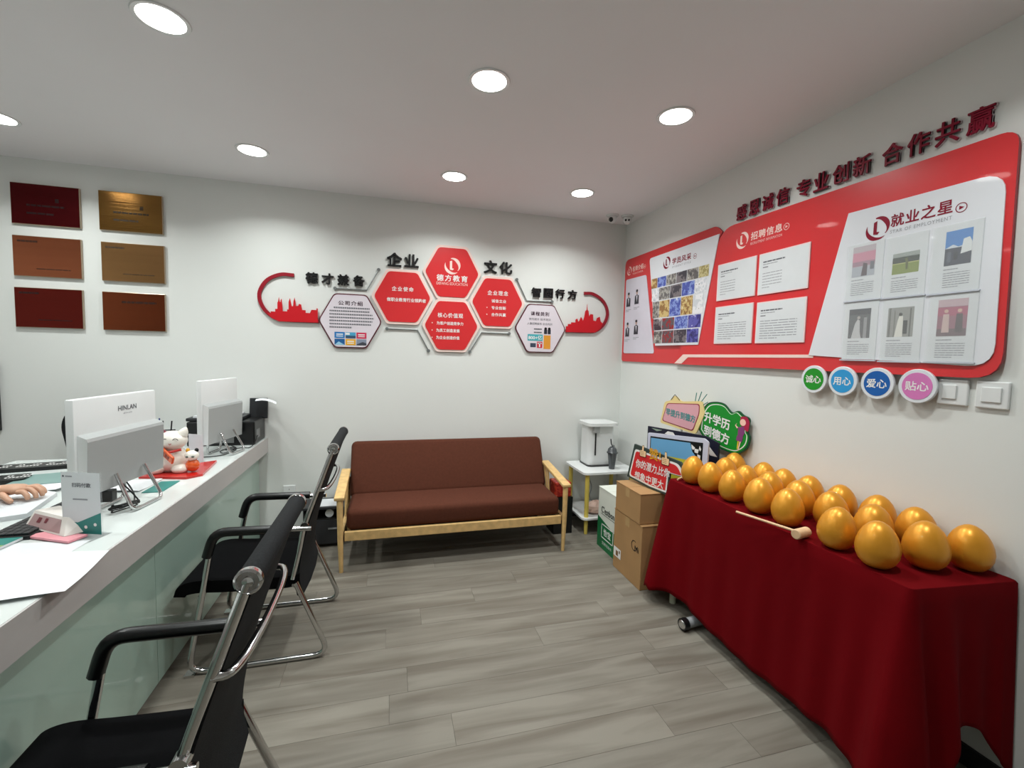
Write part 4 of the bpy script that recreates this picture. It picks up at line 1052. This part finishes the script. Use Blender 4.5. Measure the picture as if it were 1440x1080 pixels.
# acrylic payment stand (printed card, teal lower part)
f = Fr((-1.105, 1.88, 0), (.145, -.05, 0), (0, 0, 1))
t = thing('counter_card_stand', (-1.05, 1.93, CZ), 'white and teal card in a clear stand before the nearer computer', 'card stand')
MB().box((0, CZ+.002, -.004), (.15, CZ+.225, -.002), acry, f).box((-.005, CZ, -.03), (.155, CZ+.004, .05), acry, f).build('acrylic', parent=t)
mb = MB(); mb.rect(.003, CZ+.006, .147, CZ+.222, .0, paper, f)
mb.poly([(.003, CZ+.006), (.147, CZ+.006), (.147, CZ+.083), (.06, CZ+.045), (.003, CZ+.05)], .0006, tealm, f)
mb.text('扫码付款', f, .078, CZ+.178, .07, .016, inkg, c=.0006, bold=.014)
mb.disc(.012, CZ+.208, .004, .0006, inkg, f, 8); mb.rect(.02, CZ+.205, .045, CZ+.21, .0006, inkl, f); mb.rect(.045, CZ+.145-.02, .1, CZ+.15-.02, .0006, inkl, f)
mb.disc(.09, CZ+.03, .006, .001, white, f, 10); mb.disc(.125, CZ+.04, .006, .001, white, f, 10)
mb.build('card', parent=t)
f2_ = Fr((-1.115, 2.93, 0), (.10, -.06, 0), (0, 0, 1))
t = thing('small_sign_stand', (-1.1, 3.07, CZ), 'plain white card stand before the farther computer', 'card stand')
MB().box((0, CZ, -.003), (.105, CZ+.165, .0), mat('frosted_acrylic', (214, 216, 222), .2, alpha=.9), f2_).build('card', parent=t)
MB().box((0, CZ, -.03), (.105, CZ+.003, .03), acry, f2_).build('base', parent=t)

# lucky cat figurine
def P3(a, b, c): return (a, b, c)
cx, cy = -1.10, 2.70
porc = mat('cream_porcelain', (240, 234, 224), .18, var=.02, coat=.6); orng = mat('orange_glaze', (222, 92, 36), .25, coat=.6, var=.08, vscale=20); redg = mat('red_glaze', (190, 32, 28), .3, coat=.5); dred = mat('dark_red_ear', (110, 20, 44), .3, coat=.5)
t = thing('lucky_cat_figurine', (cx, cy, CZ), 'white lucky cat figurine with orange scrolls and a small cat on a red mat', 'figurine')
mb = MB(); mb.prism([(-1.21, 2.60), (-.985, 2.545), (-.93, 2.60), (-.965, 2.90), (-1.08, 2.83), (-1.22, 2.80)], CZ+.0005, CZ+.012, redg, WORLD); mb.build('red_mat', parent=t)
MB().ell((cx-.01, cy, CZ+.075), (.075, .07, .075), porc, 22, 14).ell((cx-.06, cy-.05, CZ+.035), (.045, .04, .03), porc, 14, 10).ell((cx+.05, cy-.05, CZ+.03), (.04, .035, .025), porc, 14, 10).build('body', parent=t, smooth=80)
hc = Vector((cx+.005, cy-.015, CZ+.175))
MB().ell(hc, (.068, .06, .05), porc, 24, 16).build('head', parent=t, smooth=80)
for s, m_ in ((-1, dred), (1, porc)):
    MB().lathe([(.026, 0), (.02, .02), (.008, .038), (.0005, .043)], m_, 14, Fr(hc+Vector((s*.045, .0, .03)), (1, 0, s*-.5), (0, 1, 0))).build('ear', parent=t, smooth=60)
mb = MB()
for s in (-1, 1):
    P = [hc+Vector((s*.022+.012+dx, -.056+abs(dx)*.2, .008+.010*math.cos(dx*120))) for dx in (-.013, -.006, 0, .006, .013)]
    mb.tube(P, .0016, ink, 6)
mb.tube([hc+Vector((.006, -.06, -.008)), hc+Vector((.012, -.0605, -.013)), hc+Vector((.018, -.06, -.008))], .0014, redg, 6)
mb.build('face', parent=t)
fs = Fr((cx+.0, cy-.075, CZ+.115), (.5, -.25, -.42), (.3, -.35, 1))
MB().rbox((-.055, -.02, -.006), (.055, .02, .008), orng, .006, 2, fs).build('scroll', parent=t)
mb = MB(); mb.text('招财', fs, 0, 0, .07, .024, flat((110, 30, 16)), c=.0086, bold=.014); mb.build('scroll_lettering', parent=t)
mb = MB(); mb.tube(bez([hc+Vector((-.05, -.03, -.045)), hc+Vector((0, -.058, -.052)), hc+Vector((.05, -.03, -.045))], 6), .007, redg, 8); mb.build('collar', parent=t, smooth=60)
sc_ = Vector((cx+.105, cy-.045, CZ+.047))
MB().ell(sc_, (.032, .03, .034), orng, 16, 10).build('small_scroll', parent=t, smooth=80)
MB().ell(sc_+Vector((0, -.005, .052)), (.033, .029, .027), porc, 18, 12).build('small_cat_head', parent=t, smooth=80)
mb = MB()
for s in (-1, 1): mb.ell(sc_+Vector((s*.013, -.031, .05)), (.008, .004, .005), mat('cat_patch', (86, 96, 86), .4), 10, 8); mb.ell(sc_+Vector((s*.02, 0, .078)), (.01, .008, .012), gold2 if s < 0 else ink, 10, 8)
mb.build('small_cat_patches', parent=t, smooth=80)

# printer and pen holder
t = thing('printer', (-1.1, 3.5, CZ), 'black desktop printer with paper at the far end of the counter', 'printer')
MB().rbox((-1.30, 3.38, CZ), (-.893, 3.64, CZ+.165), blk_pl, .01, 2).build('body', parent=t)
MB().box((-1.285, 3.376, CZ+.02), (-1.02, 3.381, CZ+.085), gry_pl).build('output_slot', parent=t)
MB().rbox((-1.31, 3.40, CZ+.166), (-.98, 3.63, CZ+.188), dark_pl, .006, 2).build('scanner_lid', parent=t)
ft = Fr((-.97, 3.62, CZ+.15), (1, 0, 0), (0, .12, 1)); MB().rbox((-.02, 0, -.01), (.10, .15, .008), dark_pl, .005, 2, ft).build('paper_tray', parent=t)
MB().box((-.8932, 3.42, CZ+.04), (-.892, 3.50, CZ+.10), gry_pl).build('side_label', parent=t)
mb = MB()
V = []
for i in range(7):
    u = i/6; V += [(-.94+.14*u, 3.60-.02*u, CZ+.295+.015*math.sin(u*PI)-.02*u), (-.92+.14*u, 3.50-.02*u, CZ+.29+.015*math.sin(u*PI)-.02*u)]
mb.add(V, [(2*i, 2*i+1, 2*i+3, 2*i+2) for i in range(6)], paper); mb.build('paper_sheet', label='white sheet curling out of the top of the black printer', cat='paper')
MB().box((-1.27, 3.41, CZ+.1885), (-1.02, 3.62, CZ+.20), paper).build('paper_stack', label='stack of white paper lying on the black printer', cat='paper')

t = thing('pen_organizer', (-1.45, 3.42, CZ), 'black wire pen organizer full of pens behind the lucky cat', 'pen holder')
mb = MB()
for z in (.005, .05, .10):
    mb.tube([(-1.53, 3.36, CZ+z), (-1.40, 3.36, CZ+z), (-1.40, 3.47, CZ+z), (-1.53, 3.47, CZ+z), (-1.53, 3.36, CZ+z)], .004, blk_pl, 6)
for x, y in ((-1.53, 3.36), (-1.40, 3.36), (-1.40, 3.47), (-1.53, 3.47), (-1.465, 3.36)): mb.tube([(x, y, CZ), (x, y, CZ+.105)], .004, blk_pl, 6)
mb.box((-1.53, 3.36, CZ), (-1.40, 3.47, CZ+.004), blk_pl); mb.build('rack', parent=t)
rq = random.Random(4)
for k in range(6):
    x = -1.51+.1*rq.random(); y = 3.38+.07*rq.random(); m_ = [blk_pl, dark_pl, red, blk_pl, flat((40, 60, 130)), blk_pl][k]
    MB().tube([(x, y, CZ+.006), (x+rq.uniform(-.02, .02), y+rq.uniform(-.01, .01), CZ+.16+.03*rq.random())], .0045, m_, 8).build('pen', label='%s pen, number %s from the left, in the wire organizer' % (['slim black', 'charcoal', 'red', 'short black', 'blue', 'tall black'][k], ['one', 'two', 'three', 'four', 'five', 'six'][k]) if False else '%s pen standing in the wire organizer' % ['slim black', 'charcoal', 'red', 'short black', 'blue', 'tall black'][k], cat='pen', group='pens in the organizer')

# keyboard under the nearer computer
def keyboard(fr, w, h, label, keys=True):
    t = thing('keyboard', fr.o, label, 'keyboard')
    MB().rbox((0, 0, 0), (w, h, .014), blk_pl, .004, 2, fr).build('body', parent=t)
    nx, ny = 14, 5; mb = MB()
    for j in range(ny):
        for i in range(nx):
            a = .012+(w-.024)*i/nx; b = .01+(h-.02)*j/ny
            mb.box((a+.001, b+.001, .014), (a+(w-.024)/nx-.002, b+(h-.02)/ny-.002, .020), dark_pl, fr)
    mb.build('keys', parent=t, kind='stuff')
    return t
keyboard(Fr((-1.175, 1.845, CZ), (-.0, 1, 0), (-1, 0, 0)), .42, .13, 'black keyboard lying under the nearer computer')
for (x, y, lb, fr) in ((0, 0, 'black strip with rows of white marks at the back of the desk', Fr((-1.995, 2.80, CZ+.0), (.37, .08, 0), (-.08, .37, 0))), (0, 0, 'black strip with white marks beside the resting hand', Fr((-1.99, 2.52, CZ+.0), (.30, .09, 0), (-.09, .30, 0)))):
    t = thing('power_strip', fr.o, lb, 'power strip')
    w = .38 if 'back' in lb else .33
    MB().prism(rounded([(0, 0), (w, 0), (w, .12), (0, .12)], .03), 0, .02, blk_pl, fr).build('body', parent=t)
    mb = MB()
    for gidx in range(3):
        for k in range(7):
            for r in range(2):
                if r and k in (2, 3): continue
                a = .02+gidx*.115+k*.013; b = .04+r*.035; mb.rect(a, b, a+.009, b+.014, .0206, white, fr)
    mb.build('markings', parent=t)

# notepad under the hand, loose paper, magazine, box, folder
pad = thing('notepad', (-1.42, 2.16, CZ), 'open white notepad under the resting hand', 'notepad')
MB().prism([(-1.60, 2.28), (-1.46, 2.02), (-1.33, 2.08), (-1.40, 2.36), (-1.5, 2.42)], CZ, CZ+.018, paper, WORLD).build('pages', parent=pad)
mb = MB(); fp = Fr((-1.50, 2.10, CZ+.0185), (.45, .2, 0), (-.2, .45, 0)); mb.lines(fp, .0, .12, .2, .014, 12, .002, inkl, 0, rt_, .6); mb.build('ruled_lines', parent=pad)
def sheet(P, z, label, curl=None, m=paper, name='paper_sheet', lines=False, cat='paper'):
    """P: four corners; subdivided so it can curl over an edge"""
    n = 10; V = []
    P = [Vector(p) for p in P]
    for i in range(n+1):
        for j in range(n+1):
            u, v = i/n, j/n
            q = P[0]*(1-u)*(1-v)+P[1]*u*(1-v)+P[2]*u*v+P[3]*(1-u)*v
            zz = z+(.004*math.sin(u*3+v*4)+.004 if curl else 0)
            V.append((q.x, q.y, zz))
    F = [(i*(n+1)+j, (i+1)*(n+1)+j, (i+1)*(n+1)+j+1, i*(n+1)+j+1) for i in range(n) for j in range(n)]
    return MB().add(V, F, m).build(name, label=label, cat=cat, smooth=True)
sheet([(-1.12, 1.36), (-.835, 1.42), (-.865, 1.675), (-1.11, 1.73)], CZ+.003, 'large white sheet hanging over the near edge of the counter', curl=True)
sheet([(-1.25, 1.50), (-.99, 1.50), (-.98, 1.80), (-1.24, 1.82)], CZ+.0012, 'white sheet lying under the pink folder')
mg = thing('magazine', (-1.28, 1.80, CZ), 'teal and green magazine at the left edge of the counter', 'magazine')
fm_ = Fr((-1.45, 1.72, CZ+.003), (1, -.12, 0), (.12, 1, 0))
MB().box((0, 0, 0), (.24, .2, .008), paper, fm_).build('pages', parent=mg)
mb = MB(); mb.rect(0, .09, .24, .2, .0086, flat((30, 120, 112)), fm_); mb.rect(0, 0, .24, .09, .0086, flat((150, 176, 110)), fm_); mb.disc(.14, .12, .03, .009, flat((110, 176, 190)), fm_, 14, .015); mb.build('cover', parent=mg)
fb = Fr((-1.255, 1.95, CZ+.012), (.21, -.145, 0), (.08, .12, .0))
t = thing('wedge_box', fb.o, 'white box with a pinkish sloping front before the card stand', 'box')
V = [fb.p(0, 0, 0), fb.p(.23, 0, 0), fb.p(.25, .09, 0), fb.p(.02, .09, 0), fb.p(.0, .03, .05), fb.p(.19, .03, .05), fb.p(.215, .085, .045), fb.p(.02, .09, .05)]
MB().add(V, [(0, 3, 2, 1), (4, 5, 6, 7), (0, 1, 5, 4), (1, 2, 6, 5), (2, 3, 7, 6), (3, 0, 4, 7)], mat('box_ivory', (226, 220, 214), .4)).build('body', parent=t)
ff = Fr(V[0], V[1]-V[0], V[4]-V[0])
mb = MB(); mb.prism([(.012, .006), (.20, .006), (.17, .048), (.012, .048)], .0005, .0012, mat('dusty_pink', (168, 138, 138), .4), ff); mb.rect(.05, .022, .07, .04, .002, flat((110, 40, 50)), ff); mb.rect(.09, .026, .105, .042, .002, flat((110, 40, 50)), ff); mb.build('front_print', parent=t)
MB().prism([(-1.20, 1.86), (-1.03, 1.775), (-1.005, 1.83), (-1.15, 1.89)], CZ+.004, CZ+.011, mat('pink_folder', (226, 150, 160), .4), WORLD).build('pink_folder', label='pink folder under the white wedge box', cat='folder')
MB().box((-1.08, 2.34, CZ), (-1.0, 2.52, CZ+.003), tealm).build('leaflet', label='teal leaflet lying between the nearer computer and the lucky cat', cat='leaflet')
sheet([(-1.26, 2.38), (-1.10, 2.36), (-1.09, 2.56), (-1.25, 2.58)], CZ+.001, 'crumpled white sheet behind the stand of the nearer computer', curl=True)
MB().prism([(-1.70, 2.50), (-1.50, 2.55), (-1.52, 2.78), (-1.72, 2.72)], CZ, CZ+.012, mat('teal_book', (120, 150, 146), .4), WORLD).build('notebook', label='grey green notebook left of the nearer computer', cat='notebook')
sheet([(-1.66, 2.36), (-1.44, 2.42), (-1.42, 2.55), (-1.62, 2.50)], CZ+.014, 'white sheet lying on the grey green notebook')

# cables
def cable(pts, r, label, m=blk_pl): MB().tube(bez(pts, 7), r, m, 6).build('cable', label=label, cat='cable', smooth=60)
rc = random.Random(9)
pp_ = []
for k in range(26):
    g = k*.9; pp_.append((-1.03+.028*math.cos(g)+.01*rc.uniform(-1, 1), 2.10+.045*math.sin(g*1.1)+.01*rc.uniform(-1, 1), CZ+.006+.028*(k/26)+.004*rc.random()))
cable(pp_, .0028, 'tangled black cable under the nearer computer')
cable([(-1.07, 2.12, .92), (-1.02, 2.12, .86), (-1.0, 2.15, .80), (-1.04, 2.2, .785), (-1.07, 2.26, .80), (-1.06, 2.2, .86), (-1.08, 2.16, .93)], .003, 'black cable hanging from the back of the nearer computer')
cable([(-1.2, 2.98, .80), (-1.1, 3.0, .79), (-1.0, 3.06, .785), (-.96, 3.2, .785), (-1.0, 3.3, .785), (-1.04, 3.2, .785), (-1.0, 3.12, .786), (-.97, 3.25, .787), (-1.02, 3.33, .79)], .003, 'black cable looped under the farther computer')
cable([(-1.02, 3.22, .785), (-.95, 3.28, .784), (-.90, 3.28, .784), (-.888, 3.35, .80), (-.886, 3.42, .84)], .003, 'thin black cable running to the printer side')
MB().rbox((-1.09, 2.06, .83), (-1.05, 2.10, .875), blk_pl, .004, 2).build('adapter_plug', label='black plug hanging under the nearer computer', cat='plug')

# office chair behind the counter
oc = thing('office_chair', (-1.86, 3.42, 0), 'black office chair behind the counter by the back wall', 'chair')
fo = Fr((-2.13, 3.42, 0), (0, 1, 0), (0, 0, 1))
P = rounded([(-.12, .56), (.12, .56), (.215, .93), (.15, 1.03), (-.15, 1.03), (-.215, .93)], .09, 6)
mb = MB().prism(P, -.03, .0, black_mesh, Fr((-1.83, 3.40, 0), (.93, -.35, 0), (0, 0, 1))); mb.build('backrest', parent=oc)
MB().rbox((-2.08, 3.22, .42), (-1.68, 3.62, .49), seat_blk, .03, 3).build('seat', parent=oc, smooth=60)
MB().tube([(-1.88, 3.42, .08), (-1.88, 3.42, .42)], .025, blk_pl, 12).build('column', parent=oc, smooth=50)
MB().tube([(-1.88, 3.42, .40), (-1.83, 3.44, .42), (-1.825, 3.415, .60)], .018, blk_pl, 8).build('back_bracket', parent=oc, smooth=50)
for k in range(5):
    g = 2*PI*k/5+.3; e = (-1.88+.19*math.cos(g), 3.42+.18*math.sin(g), .055)
    MB().tube([(-1.88, 3.42, .085), e], [.02, .013], blk_pl, 8).ell((e[0], e[1], .026), (.025, .025, .026), blk_pl, 12, 8).build('base_arm', parent=oc, smooth=50)

# ------------------------------------------------------------------ person at the counter (only the hand is in the picture)
def skinned(name, verts, edges, radii, m, parent, sub=2, root=0):
    me = bpy.data.meshes.new(name); off = Vector(parent['wloc'])
    me.from_pydata([Vector(v)-off for v in verts], edges, []); o = bpy.data.objects.new(name, me); C.objects.link(o); o.parent = parent
    o['wloc'] = tuple(off)
    sm = o.modifiers.new('skin', 'SKIN'); sm.use_smooth_shade = True
    for i, r in enumerate(radii):
        sv = me.skin_vertices[0].data[i]; sv.radius = (r, r) if not isinstance(r, tuple) else r; sv.use_root = (i == root)
    s2 = o.modifiers.new('sub', 'SUBSURF'); s2.levels = sub; s2.render_levels = sub
    me.materials.append(m)
    return o
pe = thing('person', (-2.35, 1.78, 0), 'person seated behind the counter, one bare forearm resting on a notepad', 'person')
WR = Vector((-1.545, 2.285, CZ+.052)); EL = Vector((-1.80, 2.10, CZ+.05)); SH = Vector((-2.12, 1.98, 1.08))
V = [(-2.38, 1.76, .50), (-2.37, 1.77, .68), (-2.34, 1.78, .90), (-2.31, 1.79, 1.08), (-2.29, 1.80, 1.17), (-2.27, 1.81, 1.27), (-2.25, 1.82, 1.37),
     tuple(SH), tuple(EL), tuple(WR), tuple(WR+Vector((.055, -.005, .012))), tuple(WR+Vector((.095, -.015, .008))),
     (-2.44, 1.58, 1.08), (-2.36, 1.42, .84), (-2.12, 1.50, .84), (-2.02, 1.56, .84),
     (-2.30, 1.87, .50), (-1.98, 2.0, .50), (-1.96, 2.0, .10), (-1.86, 2.02, .04),
     (-2.42, 1.66, .50), (-2.08, 1.72, .50), (-2.08, 1.72, .10), (-1.98, 1.74, .04)]
Ed = [(0, 1), (1, 2), (2, 3), (3, 4), (4, 5), (5, 6), (3, 7), (7, 8), (8, 9), (9, 10), (10, 11), (3, 12), (12, 13), (13, 14), (14, 15), (0, 16), (16, 17), (17, 18), (18, 19), (0, 20), (20, 21), (21, 22), (22, 23)]
Rd = [(.13, .15), (.115, .13), (.125, .15), (.11, .14), .052, .075, .085, .05, .042, .028, (.040, .022), (.040, .017), .05, .042, .028, (.040, .022), .085, .062, .038, .04, .085, .062, .038, .04]
skinned('body', V, Ed, Rd, skin, pe, 2)
# fingers: chains rooted in the palm, curled down on to the notepad
K = WR+Vector((.075, -.008, .004))
fing = [('finger', (.0, .022, .002), (.036, .026, .010), (.060, .022, -.004), (.070, .016, -.024)), ('finger', (.002, .007, .004), (.042, .005, .012), (.068, -.002, -.006), (.076, -.008, -.028)),
        ('finger', (.0, -.009, .002), (.038, -.014, .008), (.062, -.024, -.010), (.068, -.030, -.030)), ('finger', (-.004, -.023, -.002), (.028, -.033, .002), (.048, -.044, -.014), (.052, -.050, -.030)),
        ('thumb', (-.052, -.022, -.006), (-.028, -.045, -.010), (-.004, -.062, -.020), (.014, -.070, -.030))]
for nm, *ps in fing:
    V = [tuple(K+Vector(p)) for p in ps]
    r0 = .013 if nm == 'thumb' else .0115
    skinned(nm, V, [(0, 1), (1, 2), (2, 3)], [r0, r0*.95, r0*.85, r0*.7], skin, pe, 2)
hh = Vector((-2.25, 1.82, 1.335))
MB().ell(hh+Vector((-.02, -.005, .035)), (.098, .092, .105), mat('dark_hair', (26, 20, 18), .5), 20, 14).ell(hh+Vector((-.07, -.02, -.05)), (.05, .075, .13), MATS['dark_hair'], 16, 10).build('hair', parent=pe, smooth=80)
fh = Vector((.94, .34, 0)); sd = Vector((-.34, .94, 0))
mb = MB()
for s in (-1, 1):
    mb.ell(hh+fh*.078+sd*.03*s+Vector((0, 0, .005)), (.009, .011, .007), white, 10, 8); mb.ell(hh+fh*.085+sd*.03*s+Vector((0, 0, .005)), (.005, .005, .005), ink, 8, 6)
mb.build('eyes', parent=pe, smooth=80)
MB().ell(hh+fh*.09+Vector((0, 0, -.02)), (.014, .011, .018), skin, 12, 8).build('nose', parent=pe, smooth=80)
MB().ell(hh+fh*.078+Vector((0, 0, -.05)), (.008, .02, .006), flat((176, 80, 80)), 12, 8).build('mouth', parent=pe, smooth=80)
shirt = mat('navy_shirt', (36, 42, 62), .85)
skinned('shirt', [(-2.38, 1.76, .50), (-2.37, 1.77, .68), (-2.34, 1.78, .90), (-2.31, 1.79, 1.08), tuple(SH), tuple(SH.lerp(EL, .55)), (-2.44, 1.58, 1.08), (-2.38, 1.46, .92)],
        [(0, 1), (1, 2), (2, 3), (3, 4), (4, 5), (3, 6), (6, 7)], [(.145, .165), (.13, .145), (.14, .165), (.122, .152), .062, .056, .062, .056], shirt, pe, 2)
skinned('trousers', [(-2.38, 1.76, .50), (-2.30, 1.87, .50), (-1.965, 2.0, .50), (-1.955, 2.0, .12), (-2.42, 1.66, .50), (-2.08, 1.72, .50), (-2.08, 1.72, .12)],
        [(0, 1), (1, 2), (2, 3), (0, 4), (4, 5), (5, 6)], [(.15, .16), .115, .095, .07, .115, .095, .07], mat('dark_trousers', (30, 30, 36), .9), pe, 2)
stl = thing('desk_stool', (-2.4, 1.76, 0), 'plain black stool under the seated person', 'stool')
MB().lathe([(.19, .33), (.2, .35), (.2, .37), (.18, .385)], blk_pl, 24, WORLD, -2.38, 1.76).build('seat', parent=stl, smooth=40)
for k in range(4):
    g = PI/4+k*PI/2; MB().tube([(-2.38+.1*math.cos(g), 1.76+.1*math.sin(g), .33), (-2.38+.17*math.cos(g), 1.76+.17*math.sin(g), 0)], .012, chrome, 8).build('leg', parent=stl, smooth=50)

for o in bpy.data.objects:
    if 'wloc' in o.keys(): del o['wloc']
